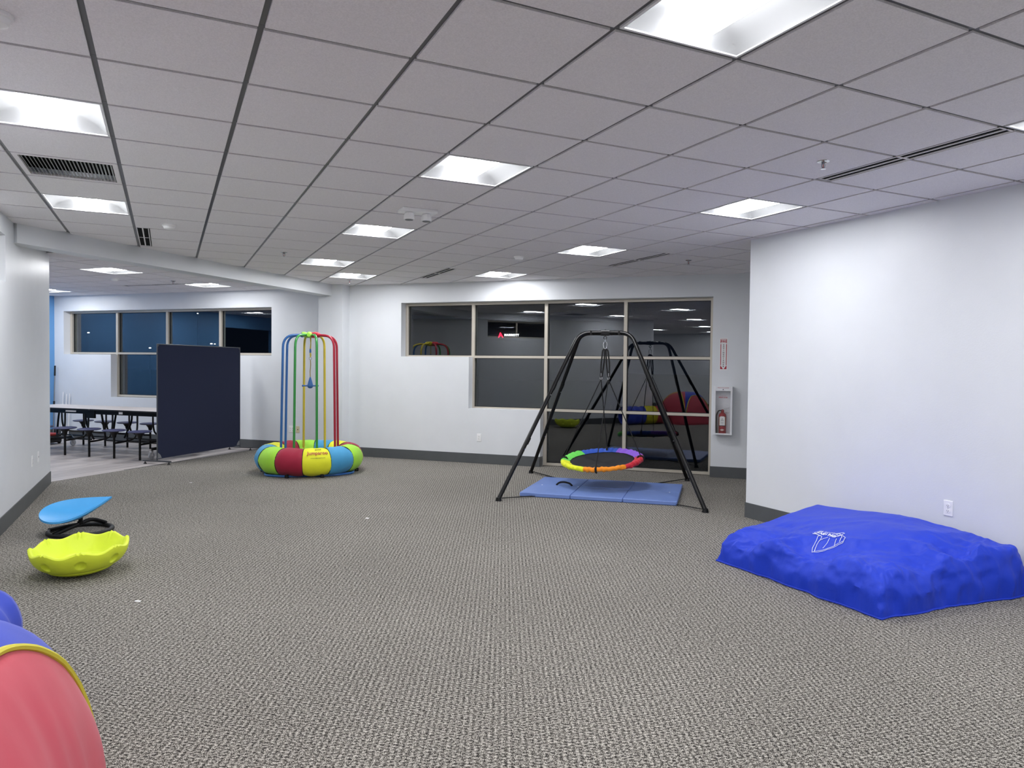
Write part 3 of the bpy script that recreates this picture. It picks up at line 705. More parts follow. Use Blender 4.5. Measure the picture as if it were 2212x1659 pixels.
# hanging saucer swing
sw = thing('saucer_swing', 'round swing seat, black deck inside a rainbow padded rim, hung on straps', 'swing', (ctr.x+.0, ctr.y, 0))
def wframe(deg):     # a right / away pair of fixed world directions, turned deg to the right
    r_ = Vector((Rv.x, Rv.y, 0)).normalized(); b_ = Vector((Fv.x, Fv.y, 0)).normalized(); a = RAD(deg)
    return r_*cos(a)-b_*sin(a), b_*cos(a)+r_*sin(a)
vr, vb = wframe(7.3)
nrm = (Vector((0, 0, 1))-vb*.12-vr*.075).normalized()
ex_ = (vr-nrm*vr.dot(nrm)).normalized(); ey_ = nrm.cross(ex_)
SC = Vector((-.02*vr.x, -.02*vr.y, .375))
def spt(a, r, z=0): return SC+ex_*r*cos(a)+ey_*r*sin(a)+nrm*z
SR = .475
for k in range(6):
    a0 = RAD(244+60*k)
    def f(s, t, a0=a0):
        a = a0+RAD(60)*s; q = 2*pi*t
        pk = noise.noise(Vector((cos(a)*9, sin(a)*9, q*.35)))
        fold = .5+.5*sin(a*44+1.5*sin(q)+4*noise.noise(Vector((cos(a)*3, sin(a)*3, 1))))
        rr = .028+.007*fold+.009*pk
        c_ = cos(q)
        if c_ > 0: return spt(a, SR+rr*c_, rr*sin(q)*.95)
        return spt(a, SR+(.082+.012*pk)*c_, rr*sin(q)*(.95-.62*abs(c_)**.7)-.004*abs(c_))
    MB().grid(60, 14, f, cv=True).build('rim_sleeve', SW[k], sw, smooth=True)
def fd(s, t):
    a = 2*pi*s; r = t*(SR-.07)
    return spt(a, r, -.012-.03*(1-t**2)+.006*sin(3*a)*t*(1-t)*4)
MB().grid(48, 8, fd, cu=True).build('deck', DECK, sw, smooth=True, solid=.006)
lat = vr*.045
def hz(pt): return Vector(pt)
top = Vector((0, 0, TOPZ-.075))
MB().tube([top, top-Vector((0, 0, .03))], .006, 8).build('swivel', CHROME, sw)
cc = top-Vector((0, 0, .075))
MB().tube([cc+vr*x_+Vector((0, 0, z_)) for x_, z_ in ((0, .045), (.018, .035), (.022, .01), (.014, -.035), (0, -.045), (-.014, -.035), (-.024, .01), (-.016, .035))], .0042, 8, closed=True).build('carabiner', CHROME, sw, smooth=True)
sz = TOPZ-.195
for s, rb in ((-1, (172, 82)), (1, (262, 352))):
    o = None
    ring = Vector((0, 0, sz-.345))+lat*s*1.0-vb*.0
    for off in (-.010, .016):
        pts = rounded([Vector((0, 0, sz))+vr*s*.008, Vector((0, 0, sz-.02))+vr*(s*.02+off), Vector((0, 0, sz-.2))+vr*(s*.034+off*1.3), ring+vr*off*.5], .03, 4)
        MB().tube(pts, .0115, 6, flat=.5).build('strap', WEB, sw)
    MB().tube(arc(ring+Vector((0, 0, -.012)), .014, 0, 2*pi, 14, vr, (0, 0, 1))[:-1], .003, 6, closed=True).build('ring', CHROME, sw)
    MB().tube([ring+Vector((0, 0, .01)), ring+Vector((0, 0, .05))], .007, 6).build('buckle', CHROME, sw)
    for a in rb:
        p = spt(RAD(a), SR, .03); q = ring+Vector((0, 0, -.026))
        MB().tube([q, q*.5+p*.5, p], .0058, 6).build('rope', WEB, sw)
        w_ = MB()
        w_.tube([spt(RAD(a), SR-.05, 0), spt(RAD(a), SR-.03, .035), spt(RAD(a), SR, .042), spt(RAD(a), SR+.035, .02), spt(RAD(a), SR+.04, -.02), spt(RAD(a), SR, -.038)], .011, 6, flat=1.2).build('rim_strap', WEB, sw)

# ------------------------------------------------------------------ folding mat
mt = thing('floor_mat', 'light blue folding gym mat of six panels under the swing', 'mat', (5.02, 4.36, 0))
mN = Vector((3.965, 4.49, 0)); mF = Vector((4.80, 5.42, 0)); mR = Vector((5.30, 3.30, 0))
ea = (mR-mN).normalized(); ebv = Vector((-ea.y, ea.x, 0)); ML, MW, MT = (mR-mN).length, 1.24, .05
o0 = mN-Vector((5.02, 4.36, 0))
for i in range(3):
    for j in range(2):
        a0, a1 = ML*i/3+.002, ML*(i+1)/3-.002; b0, b1 = MW*j/2+.0015, MW*(j+1)/2-.0015
        ps = [o0+ea*a+ebv*b for a, b in ((a0, b0), (a1, b0), (a1, b1), (a0, b1))]
        MB().prism([(p.x, p.y) for p in ps], .001, MT-.002*((i+j) % 2)).build('panel', MATBLUE, mt, bevel=.009, smooth=True)
hp = [o0+ea*a+ebv*(MW/2-.0)+Vector((0, 0, z_)) for a, z_ in ((.30, MT), (.335, MT+.035), (.40, MT+.045), (.47, MT+.03), (.50, MT))]
MB().tube(rounded(hp, .03, 4), .013, 6, flat=.35).build('handle', WEB, mt)
for a, b_ in ((.13, MW/2-.04), (.58, MW/2-.03), (ML-.12, MW/2-.05)):
    p = o0+ea*a+ebv*b_; MB().lathe([(.001, MT), (.009, MT), (.008, MT+.002), (.001, MT+.002)], 10, c=(p.x, p.y, 0)).build('snap', WHITEP, mt)

# ------------------------------------------------------------------ climbing ring with padded donut
vr, vb = wframe(-15.7)
RC = Vector((2.093, 7.361, 0))
jr = thing('climbing_ring', 'tall cage of coloured poles rising from a padded rainbow donut', 'play equipment', RC)
def wv(a, r, z): return vr*r*cos(a)+vb*r*sin(a)+Vector((0, 0, z))
RM, RN = .55, .185
cols = [FY, FB, FG, FR, FY, FB, FG, FR, FY, FB]    # segments round the donut
N_ = 11
seq = [FR, FY, FB, FG, FR, FY, FB, FG, FR, FY, FB, FG]
N_ = 12; order = {0: FY, 1: FB, 2: FG, 3: FR, 4: FY, 5: FB, 6: FG, 7: FR, 8: FY, 9: FB, 10: FG, 11: FR}
for k in range(N_):
    a0 = RAD(262+30*k)-RAD(0)
    def f(s, t, a0=a0, k=k):
        a = a0+RAD(30)*s; q = 2*pi*t
        pinch = 1-.055*(abs(2*s-1)**6)
        nz = noise.noise(Vector((cos(a)*5+k, sin(a)*5, q*1.3)))*.012
        rr = RN*pinch+nz
        z = .02+RN*.98+rr*sin(q)*1.0
        rad = RM+rr*cos(q)*1.02
        if sin(q) < -.8: z = max(z, .012)
        return wv(a, rad, max(z, .012))
    MB().grid(14, 22, f, cv=True).build('donut_segment', order[k], jr, smooth=True)
    pts = [wv(a0, RM+(RN*.952)*cos(q), max(.02+RN*.98+RN*.952*sin(q), .012)) for q in [2*pi*i/28 for i in range(28)]]
    MB().tube(pts, .005, 5, closed=True).build('seam', SEAM, jr, smooth=True)
pc = [(13, PRED), (58, PYEL), (103, PYEL), (148, PBLUE), (193, PBLUE), (238, PGREEN), (283, PGREEN), (328, PRED)]
for a, mm in pc:
    a = RAD(a); PR = .385
    pts = rounded([wv(a, PR+.015, .02), wv(a, PR, 1.0), wv(a, PR-.015, 1.905), wv(a, .02, 1.912)], .2, 9)
    MB().tube(pts, .0165, 12).build('pole', mm, jr, smooth=True)
    p = wv(a, PR+.012, .16); 
for a0, a1, mm in ((193, 283, SLG), (283, 373, SLR), (13, 103, SLY), (103, 193, SLB)):
    am_ = RAD((a0+a1)/2)
    for da in (-24, 22):
        a = am_+RAD(da)
        pts = [wv(a, r, 1.915+.006*sin(r*60+da)) for r in (0, .02, .04, .06, .08, .10, .12, .135)]
        MB().tube(pts, [.026, .036, .039, .036, .038, .035, .033, .024], 12).build('sleeve', mm, jr, smooth=True)
# base tubes on the floor
bp = []
for a, r in ((212, .69), (238, .63), (302, .63), (328, .69), (32, .69), (58, .63), (122, .63), (148, .69)): bp.append(wv(RAD(a), r, .017))
P_ = [bp[i] for i in range(8)]
loop = []
for i in range(8):
    a_, b_, c_ = P_[i-1], P_[i], P_[(i+1) % 8]
    for t in range(5):
        t /= 4; k_ = .2; loop.append((b_+(a_-b_)*k_)*(1-t)**2+b_*2*t*(1-t)+(b_+(c_-b_)*k_)*t*t)
MB().tube(loop, .0155, 10, closed=True).build('base_tube', PBLUE, jr, smooth=True)
for a in (243, 284, 60, 120, 170, 350):
    a = RAD(a); pts = [wv(a, RM+.05, .07), wv(a, RM+.09, .03), wv(a, RM+.115, .035), wv(a, RM+.115, .004), wv(a, RM+.07, .004)]
    MB().tube(pts, .016, 6, flat=1.4).build('tie_strap', WEB, jr)
MB().tube([(0, 0, 1.9), (.006, 0, 1.8), (.0, 0, 1.72)], [.013, .007, .010], 6).build('hanging_strap', PYEL, jr)
MB().lathe([(.001, 1.66), (.012, 1.665), (.014, 1.69), (.01, 1.72), (.001, 1.725)], 10).build('buckle', PBLUE, jr, smooth=True)
MB().tube([(0, 0, 1.665), (.004, 0, 1.63), (0, 0, 1.60)], [.010, .012, .007], 8).build('strap_loop', PYEL, jr)
MB().tube(arc((0, 0, 1.585), .018, 0, 2*pi, 12, vr, (0, 0, 1))[:-1], .0035, 6, closed=True).build('snap_hook', CHROME, jr)
MB().tube([(0, 0, 1.57), (.004, 0, 1.5), (-.003, 0, 1.40), (0, 0, 1.31)], .006, 6).build('rope', mat('rope_olive', (150, 130, 60), .8), jr)
MB().lathe([(.001, 1.165), (.02, 1.168), (.036, 1.182), (.041, 1.2), (.038, 1.22), (.028, 1.26), (.016, 1.30), (.008, 1.325), (.001, 1.328)], 18).build('trapeze_weight', PBLUE, jr, smooth=True)
MB().tube([-vr*.095+Vector((0, 0, 1.203)), vr*.095+Vector((0, 0, 1.203))], .0095, 8).build('trapeze_bar', PBLUE, jr, smooth=True)
for s in (-1, 1): MB().lathe([(.001, -.015), (.011, -.011), (.015, 0), (.011, .011), (.001, .015)], 10, c=tuple(vr*s*.1+Vector((0, 0, 1.203)))).build('bar_end', PBLUE, jr, smooth=True)
# printed logo on the yellow front segment
def donut_warp(p, z):
    a = RAD(278)+p.x/(RM+RN); q = RAD(52)+p.y/RN
    r = RN*1.0+.009+z
    return wv(a, RM+r*cos(q)*1.02, .02+RN*.98+r*sin(q))
text('Jumparoo', .072, SIGNRED, 'printed_logo', jr, Matrix.Translation((0, -.028, 0)), warp=donut_warp, bold=.001, extrude=.0004)
text('JUNGLE', .026, mat('logo_brown', (110, 40, 40), .6), 'printed_logo', jr, Matrix.Translation((.015, .036, 0)), warp=donut_warp, bold=.0006, extrude=.0004)
text('www.junglejumparoo.com', .018, TEXTD, 'printed_logo', jr, Matrix.Translation((0, -.095, 0)), warp=donut_warp, extrude=.0004)

# ------------------------------------------------------------------ spinner seat
vr, vb = wframe(-31)
sp = thing('spinner_seat', 'teardrop sky blue seat spinning on a black ring base', 'seat', (-.41, 4.39, 0))
MB().tube(arc((0, 0, .019), .245, 0, 2*pi, 40, (1, 0, 0), (0, 1, 0))[:-1], .019, 12, closed=True).build('ring_base', RUBB, sp, smooth=True)
dA = (vr*.78+vb*.62).normalized()
bm_ = [-dA*.255+Vector((0, 0, .03)), -dA*.12+Vector((0, 0, .055)), Vector((0, 0, .085)), dA*.14+Vector((0, 0, .105)), dA*.2+Vector((0, 0, .09)), dA*.255+Vector((0, 0, .03))]
bm_ = [-dA*.255+Vector((0, 0, .03)), dA*.11+Vector((0, 0, .1)), dA*.255+Vector((0, 0, .032))]
MB().tube(rounded(bm_, .06, 5), .019, 8, flat=.8).build('cross_bar', BLACKM, sp)
MB().tube(rounded([-(vr*.9-vb*.3)*.27+Vector((0, 0, .03)), -(vr*.9-vb*.3)*.1+Vector((0, 0, .06)), Vector((0, 0, .075))], .05, 4), .014, 8).build('cross_bar', BLACKM, sp)
MB().lathe([(.026, .07), (.026, .10), (.018, .105), (.018, .14), (.03, .150), (.001, .150)], 14, c=(0, 0, 0)).build('post', BLACKM, sp, smooth=True)
tipd = (vr*.97+vb*.22).normalized(); perp = Vector((-tipd.y, tipd.x, 0))
def seat_pt(s, t, low=0):
    th = 2*pi*s
    # teardrop outline: round at back, pointed at the front
    x = cos(th); w = sin(th)*(sin(th/2))**1.1 if True else 0
    X = -.03+.28*(x)*1.0; Y = .262*sin(th)*abs(sin(th/2))**1.25
    X = X*t*1.0+(-.045)*(1-t)*0; Y = Y*t
    rim = t**2.2
    z = .192+.045*rim-.012*(1-t)+.062*X/.3-.0
    if low: z -= .016+.02*(1-t**2)
    return tipd*X+perp*Y+Vector((0, 0, z+.045*(Y/.215)**2*0+ (Y/.2)*.05))
b = MB(); b.grid(56, 12, lambda s, t: seat_pt(s, t), cu=True)
b.grid(56, 12, lambda s, t: seat_pt(s, t, 1), cu=True)
b.grid(56, 2, lambda s, t: seat_pt(s, 1, 0)*(1-t)+seat_pt(s, 1, 1)*t, cu=True)
b.build('seat', SKY, sp, smooth=True)

# ------------------------------------------------------------------ lime rocking dish
ds = thing('rocking_dish', 'lime yellow plastic rocking dish with scalloped rim and round dimples', 'toy', (-.275, 2.98, 0))
DR = .312
tilt = Matrix.Rotation(RAD(-2.2), 4, vb) @ Matrix.Rotation(RAD(2), 4, vr)
a_off = math.atan2(vr.y, vr.x)
def dish_pt(s, t, inner):
    a = 2*pi*s; wa = a+a_off
    lobe = cos(8*(a-RAD(0)))                       # eight lobes round the rim
    rimz = .195+.013*lobe+.0
    grip = .006*sin(a*64)*max(0, lobe-.55)/.45
    if not inner:
        if t < .35:          # rounded foot
            q = t/.35; r = .215*sin(q*pi/2); z = .055*(1-cos(q*pi/2))**.9
        elif t < .42:
            q = (t-.35)/.07; r = .215+.026*q; z = .055+.012*q
        else:
            q = (t-.42)/.58; r = .241+(DR-.241)*sin(q*pi/2)**.75; z = .067+(rimz-.067)*q
            # dimples under the lobes
            d = ((min(abs(((a/(2*pi)*8)+.0) % 1), 1-abs(((a/(2*pi)*8)) % 1))*2*pi/8)*DR)**2+((z-.125)*1.15)**2
            k_ = max(0, 1-d/.036**2); r -= .022*k_**.5
    else:
        q = 1-t
        if q > .55:
            w = (q-.55)/.45; r = .20+(DR-.028-.20)*w; z = .085+(rimz-.085)*w**1.3
        else:
            w = q/.55; r = .20*w+.001; z = .062+.023*w**3+.0035*cos(w*6*2*pi)
    z += grip if (t > .93 and not inner) or (inner and t < .1) else 0
    p = Vector((r*cos(wa), r*sin(wa), z)); return p
def dish_all(s, t):
    # outer bottom -> rim -> inner centre, with a rounded lip
    if t < .55: return tilt @ dish_pt(s, t/.55, False)
    if t < .60:
        q = (t-.55)/.05; a, b_ = dish_pt(s, 1, False), dish_pt(s, 0, True)
        return tilt @ (a*(1-q)+b_*q+Vector((0, 0, .010*sin(q*pi))))
    return tilt @ dish_pt(s, (t-.60)/.40, True)
o = MB().grid(256, 110, dish_all, cu=True).build('rocking_dish_shell', DISH, ds, smooth=True); o.name = 'shell'
zmin = min(v.co.z for v in o.data.vertices); ds.location.z = -zmin+.001

# ------------------------------------------------------------------ play tunnel and tent
tn = thing('play_tunnel', 'fabric play tunnel of blue, yellow and red sections along the left wall', 'play tunnel', (-.585, .45, 0))
TRr = .235
def tun(y0, y1, m, name, seedk):
    def f(s, t):
        a = 2*pi*t; y = y0+(y1-y0)*s
        wob = .010*noise.noise(Vector((cos(a)*2+seedk, sin(a)*2, y*7)))+.008*cos(s*pi*2*3)
        r = TRr+wob-.012*abs(sin(s*pi*3))
        sag = .0
        return Vector((r*cos(a)+.05*(y-.6)*0, y-.45, TRr+.008+r*sin(a)-sag))
    o = MB().grid(34, 40, f, cv=True).build(name, m, tn, smooth=True, solid=.003)
    for yy in (y0, y1, (y0+y1)/2):
        MB().tube(arc((0, yy-.45, TRr+.008), TRr+.002, 0, 2*pi, 36, (1, 0, 0), (0, 0, 1))[:-1], .005, 6, closed=True).build('hoop', m, o, smooth=True)
tun(.52, 1.10, TBLUE, 'tunnel_section', 1); tun(.16, .52, TYEL, 'tunnel_section', 2); tun(-.10, .16, TRED, 'tunnel_section', 3)
TC = Vector((-.46, -.80, 0)); TA, TH = .56, .86
tt = thing('play_tent', 'red pop-up play tent with blue roof and yellow piping, bottom left corner', 'tent', TC, -.14)
def dome(th, el):
    """th angle, el 0 base .. 1 apex: rounded-square dome"""
    c, s = cos(th), sin(th); k_ = (abs(c)**4.6+abs(s)**4.6)**(-1/4.6)
    r = TA*k_*(cos(el*pi/2)**.62); z = TH*sin(el*pi/2)**.95+.004
    w = .012*noise.noise(Vector((c*3, s*3, el*4)))+.009*(1-abs(noise.noise(Vector((c*5+el*3, s*5, el*1.2)))*2))*min(el*4, 1)*(1-el)
    return Vector(((r+w)*c, (r+w)*s, z))
def tb(s, k=0): return (.86 if k == 1 else .70)*(1-abs(s)**3.2)**.5 if abs(s) < 1 else 0
for k in range(4):
    th0 = k*pi/2
    b = MB().grid(33, 16, lambda s, t, th0=th0, k=k: dome(th0+(2*s-1)*pi/4, t*max(tb(2*s-1, k), .0)))
    b.build('side_panel', TRED, tt, smooth=True, solid=.002)
    b = MB().grid(33, 16, lambda s, t, th0=th0, k=k: dome(th0+(2*s-1)*pi/4, tb(2*s-1, k)+t*(1-tb(2*s-1, k))*.999))
    b.build('roof_panel', TBLUE if k != 1 else TRED, tt, smooth=True, solid=.002)
    MB().tube([dome(th0+s_*pi/4, tb(s_, k)) for s_ in [-.999+1.998*i/44 for i in range(45)]], .015, 8, flat=.7).build('piping', PIPING, tt, smooth=True)
    MB().tube([dome(th0+s_*pi/4, 0)+Vector((0, 0, .008)) for s_ in [-1+2*i/16 for i in range(17)]], .008, 6).build('hem', TRED, tt, smooth=True)

# ------------------------------------------------------------------ blue crash pad
PA, PB, PC, PD = Vector((4.17, 1.37)), Vector((5.52, 1.66)), Vector((5.53, -.14)), Vector((4.17, -.05))
pad = thing('crash_pad', 'big royal blue nylon crash pad against the right wall', 'crash pad', (4.85, .7, 0))
PO = Vector((4.85, .7))
def padh(s, t):
    """height at s (0 room side, 1 wall side), t (0 far side, 1 near side)"""
    base = .205+.115*s+.10*math.exp(-((s-.62)**2/.10+(t-.62)**2/.16))+.03*math.exp(-((s-.95)**2/.02+(t-.5)**2/.10))-.06*max(0, t-.8)/.2*s
    base += .05*math.exp(-((s-.10)**2/.012+(t-.86)**2/.02))+.03*math.exp(-((s-.35)**2/.03+(t-.55)**2/.02))
    base -= .045*math.exp(-((s-.07)**2/.01+(t-.22)**2/.01))+.05*math.exp(-((s-.12)**2/.012+(t-.5)**2/.012))
    base -= .035*math.exp(-((s-.5)**2/.05+(t-1.0)**2/.006))
    return base
def ridged(p, sc): return 1-abs(noise.noise(p*sc))*2
def pad_pt(s, t, lift=0):
    A = PA.lerp(PB, s); B = PD.lerp(PC, s); q = A.lerp(B, t)
    ds_, dt = min(s, 1-s)*1.35, min(t, 1-t)*1.65
    rr = .10
    es, et = min(ds_/rr, 1), min(dt/rr, 1)
    pr = ((1-(1-es)**2.4)*(1-(1-et)**2.4))**(1/2.0)
    P = Vector((q.x, q.y, 0))
    edge = math.exp(-min(ds_ if s < .5 else 9, dt if t > .5 else 9)/.22)
    cf = math.exp(-min((s)*1.35, (1-t)*1.65)/.30)
    Pw = P+Vector((noise.noise(P*2.2), noise.noise(P*2.2+Vector((5, 5, 0))), 0))*.16
    w = cf*(.05*(ridged(Pw, 3.1)-.62)+.13*(noise.voronoi(Pw*3.4)[0][0]-.38)+.045*(noise.voronoi((Pw+Vector((3, 1, 0)))*8.5)[0][0]-.38)+.012*(ridged(Pw+Vector((8, 1, 0)), 17.0)-.6))+.006*(ridged(P+Vector((9, 2, 0)), 4.0)-.5)
    h = padh(s, t)*pr+w*pr
    # skirt bulges out and in
    bul = (.035*noise.noise(P*4)+.02*noise.noise(P*11))*edge
    c = Vector((4.85, .7)); d = (q-c).normalized()
    bul += .055*(noise.voronoi(Vector((q.x, q.y, h*1.3))*5.5)[0][0]-.42)*edge*min(h*12, 1)+.02*(noise.voronoi(Vector((q.x+3, q.y, h*1.6))*12)[0][0]-.4)*edge*min(h*12, 1)
    return Vector((q.x+d.x*bul-PO.x, q.y+d.y*bul-PO.y, max(.006, h+lift)))
NS, NT = 170, 190
def ease(x):  # more samples near edges
    return .5-.5*cos(pi*x) if True else x
b = MB().grid(NS, NT, lambda s, t: pad_pt(ease(s)*.5+s*.5, ease(t)*.5+t*.5))
cov = b.build('cover', PADBLUE, pad, smooth=True)
rim = []
for s in range(40): rim.append((s/39, 0))
for s in range(1, 40): rim.append((1, s/39))
for s in range(1, 40): rim.append((1-s/39, 1))
for s in range(1, 39): rim.append((0, 1-s/39))
pp = [pad_pt(ease(a)*.5+a*.5, ease(c)*.5+c*.5) for a, c in rim]
MB().tube([Vector((p.x, p.y, .008)) for p in pp], .007, 6, closed=True).build('bottom_seam', PADBLUE, pad, smooth=True)
b = MB().add([Vector((p.x, p.y, .004)) for p in pp], [tuple(range(len(pp)))]); b.build('underside', PADBLUE, pad)
# inverse map world xy -> s,t for the print
def st_of(x, y):
    s, t = .3, .4
    for _ in range(14):
        A = PA.lerp(PB, s); B = PD.lerp(PC, s); q = A.lerp(B, t); ex0 = Vector((x, y))-q
        gs = (PB-PA).lerp(PC-PD, t); gt = B-A; det = gs.x*gt.y-gs.y*gt.x
        s += (ex0.x*gt.y-ex0.y*gt.x)/det; t += (gs.x*ex0.y-gs.y*ex0.x)/det
    return s, t
def pad_warp(p, z):
    s, t = st_of(p.x, p.y); q = pad_pt(s, t); return Vector((p.x-PO.x, p.y-PO.y, q.z+.004+z))
LO = Vector((4.60, .745)); lx = Vector((-.045, -1)).normalized(); ly = Vector((.97, .25)).normalized()
def lm(ox, oy):
    o_ = LO+(lx*ox+ly*oy)*.6
    return Matrix(((lx.x*.6, ly.x*.6, 0, o_.x), (lx.y*.6, ly.y*.6, 0, o_.y), (0, 0, 1, 0), (0, 0, 0, 1)))
text('CRASH PAD', .062, PRINTW, 'printed_logo', pad, lm(0, 0), warp=pad_warp, bold=.0028, extrude=.0004)
text('ALL', .05, PRINTW, 'printed_logo', pad, lm(-.105, .065), warp=pad_warp, bold=.0026, extrude=.0004)
text('GOOD', .052, PRINTW, 'printed_logo', pad, lm(.035, .06), warp=pad_warp, extrude=.0004)
b = MB()
def stroke(pts, r=.0022):
    v3 = []
    for i in range(len(pts)-1):
        for k_ in range(6):
            a, c = pts[i], pts[i+1]; f_ = k_/6; v3.append((a[0]+(c[0]-a[0])*f_, a[1]+(c[1]-a[1])*f_))
    v3.append(pts[-1])
    P3 = []
    for x_, y_ in v3:
        q = LO+(lx*x_+ly*y_)*.6; P3.append(pad_warp(Vector((q.x, q.y, 0)), .001))
    b.tube(P3, r, 5)
stroke([(-.155, -.055), (-.03, -.055)], .004)
stroke([(-.04, -.05), (-.06, -.08), (-.035, -.15), (-.02, -.27), (.01, -.33), (.025, -.30), (.0, -.2), (.005, -.13), (-.005, -.07), (-.04, -.05)])
stroke([(.01, -.32), (.11, -.24), (.24, -.12), (.30, -.06), (.29, .02), (.20, .07)]); stroke([(.03, -.29), (.13, -.2), (.25, -.08), (.29, -.04)])
stroke([(.0, -.14), (.03, -.09), (.07, -.045)]); stroke([(.10, -.05), (.11, -.12), (.09, -.2)]); stroke([(.19, -.03), (.21, -.12)])
stroke([(.20, .06), (.24, .02), (.25, -.06)]); stroke([(.12, .04), (.16, .09), (.19, .14), (.215, .13), (.205, .07), (.17, .03), (.14, .05), (.17, .09), (.19, .06)]); stroke([(.1, .03), (.14, .0), (.18, .01), (.2, .05)])
b.build('printed_logo', PRINTW, pad)

# ------------------------------------------------------------------ navy room divider
DL, DRt = Vector((.145, 8.875, 0)), Vector((1.425, 10.36, 0)); dd = (DRt-DL); DLn = dd.length; dang = math.atan2(dd.y, dd.x)
dv = thing('room_divider', 'navy fabric privacy screen on thin metal feet', 'room divider', DL, dang)
ALU = mat('grey_metal', (92, 95, 100), .35, metal=.6)
cr_ = .09
CLG = mat('clear_grey', (130, 132, 136), .4)
def fabpoly():
    P = []
    for (cx0, cz0, a0) in ((0.012, .085, 180), (DLn-.012, .085, 270), (DLn-.012, 1.762, 0), (.012, 1.762, 90)):
        sx = 1 if cx0 < 1 else -1; sz = 1 if cz0 < 1 else -1
        P.append((cx0, cz0))
    return P
b = MB()
x0, x1, z0, z1 = .012, DLn-.012, .085, 1.768
ct_ = .035
out = [(x0, z0+cr_), (x0+cr_*.3, z0+cr_*.85), (x0+cr_*.8, z0+cr_*.35), (x0+cr_, z0), (x1-cr_, z0), (x1-cr_*.8, z0+cr_*.35), (x1-cr_*.3, z0+cr_*.85), (x1, z0+cr_),
       (x1, z1-ct_), (x1-ct_*.3, z1-ct_*.85), (x1-ct_*.8, z1-ct_*.35), (x1-ct_, z1), (x0+ct_, z1), (x0+ct_*.8, z1-ct_*.35), (x0+ct_*.3, z1-ct_*.85), (x0, z1-ct_)]
b.prism(out, -.004, .004); b.v = [(p[0], p[2], p[1]) for p in b.v]; b.build('fabric_panel', NAVY, dv)
for x in (0.006, DLn-.006): MB().tube([(x, 0, .05), (x, 0, 1.78)], .009, 8).build('post', ALU, dv)
MB().tube([(0, 0, 1.775), (DLn, 0, 1.775)], .008, 8).build('top_rail', ALU, dv)
MB().tube([(0, 0, .08), (DLn, 0, .08)], .005, 8).build('bottom_rail', NAVY, dv)
for (cx0, cz0, sx, sz) in ((x0, z0, 1, 1), (x1, z0, -1, 1), (x0, z1, 1, -1), (x1, z1, -1, -1)):
    pr_ = .075 if sz > 0 else .034
    P = [(cx0, cz0)]+[(cx0+sx*pr_*cos(a*pi/12), cz0+sz*pr_*sin(a*pi/12)) for a in range(7)]
    q = MB().prism(P, -.002, .002); q.v = [(p[0], p[2], p[1]) for p in q.v]; q.build('corner_plate', ALU if sz < 0 else CLG, dv)
for x in (0, DLn):
    f_ = MB().box(x-.02, x+.02, -.24, .24, .038, .056).build('foot', ALU, dv, bevel=.003)
    MB().tube([(x, 0, .056), (x, 0, .1)], .01, 8).build('foot_socket', ALU, f_)
    for yy in (-.21, .21): MB().lathe([(.001, 0), (.024, 0), (.022, .008), (.008, .022), (.006, .038), (.001, .038)], 12, c=(x, yy, 0)).build('leveling_glide', BLACKP, f_, smooth=True)
dv.rotation_euler = (0, 0, dang)

# ------------------------------------------------------------------ cafeteria table with stools
tu, tv = -8.04, 7.205
tb_ = thing('cafeteria_table', 'long folding cafeteria table with white top and attached navy round stools', 'table', (*xy(tu, tv), 0), A45)
TL, TWd, TZ = 1.63, .38, .74
for s in (-1, 1):
    a, c = (0.004, TL) if s > 0 else (-TL, -.004)
    MB().box(a, c, -TWd, TWd, TZ-.02, TZ).build('tabletop', TTOP, tb_, bevel=.003)
    MB().box(a, c, -TWd-.003, -TWd, TZ-.022, TZ-.001).box(a, c, TWd, TWd+.003, TZ-.022, TZ-.001).build('edge_band', BLACKP, tb_)
    MB().box(a+s*.0, c, -TWd+.03, -TWd+.055, TZ-.085, TZ-.02).box(a, c, TWd-.055, TWd-.03, TZ-.085, TZ-.02).build('apron', BLACKM, tb_)
    # end frame
    for yy in (-1, 1):
        xx_ = s*1.5
        MB().tube(rounded([(xx_, yy*.30, TZ-.03), (xx_+s*.02, yy*.28, .45), (xx_-s*.05, yy*.2, .16)], .08, 4), .016, 8).build('frame_leg', BLACKM, tb_, smooth=True)
        MB().tube(rounded([(s*.17, yy*.30, TZ-.05), (s*.19, yy*.28, .5), (s*.13, yy*.18, .22)], .08, 4), .016, 8).build('frame_leg', BLACKM, tb_, smooth=True)
        MB().tube([(s*.16, yy*.2, .22), (s*1.45, yy*.2, .22)], .013, 8).build('frame_rail', BLACKM, tb_)
    MB().box(s*1.36-.02, s*1.36+.02, -.42, .42, .14, .18).build('caster_beam', BLACKM, tb_)
    MB().tube([(s*.55, -.2, .22), (s*1.1, .2, .22)], .011, 6).build('brace', BLACKM, tb_)
    for yy in (-1, 1):
        c_ = MB().lathe([(.001, -.014), (.05, -.014), (.055, -.008), (.055, .008), (.05, .014), (.001, .014)], 20, c=(s*1.36, yy*.44, .056), axis='x').build('caster', mat('caster_grey', (190, 192, 196), .3), tb_, smooth=True)
        MB().box(s*1.36-.022, s*1.36+.022, yy*.44-.02, yy*.44+.02, .09, .14).box(s*1.36-.022, s*1.36-.017, yy*.44-.018, yy*.44+.018, .05, .09).box(s*1.36+.017, s*1.36+.022, yy*.44-.018, yy*.44+.018, .05, .09).build('fork', CHROME, c_)
MB().box(-.09, .09, -TWd+.02, -TWd+.05, TZ-.15, TZ-.02).box(-.09, .09, TWd-.05, TWd-.02, TZ-.15, TZ-.02).build('hinge_bracket', BLACKM, tb_)
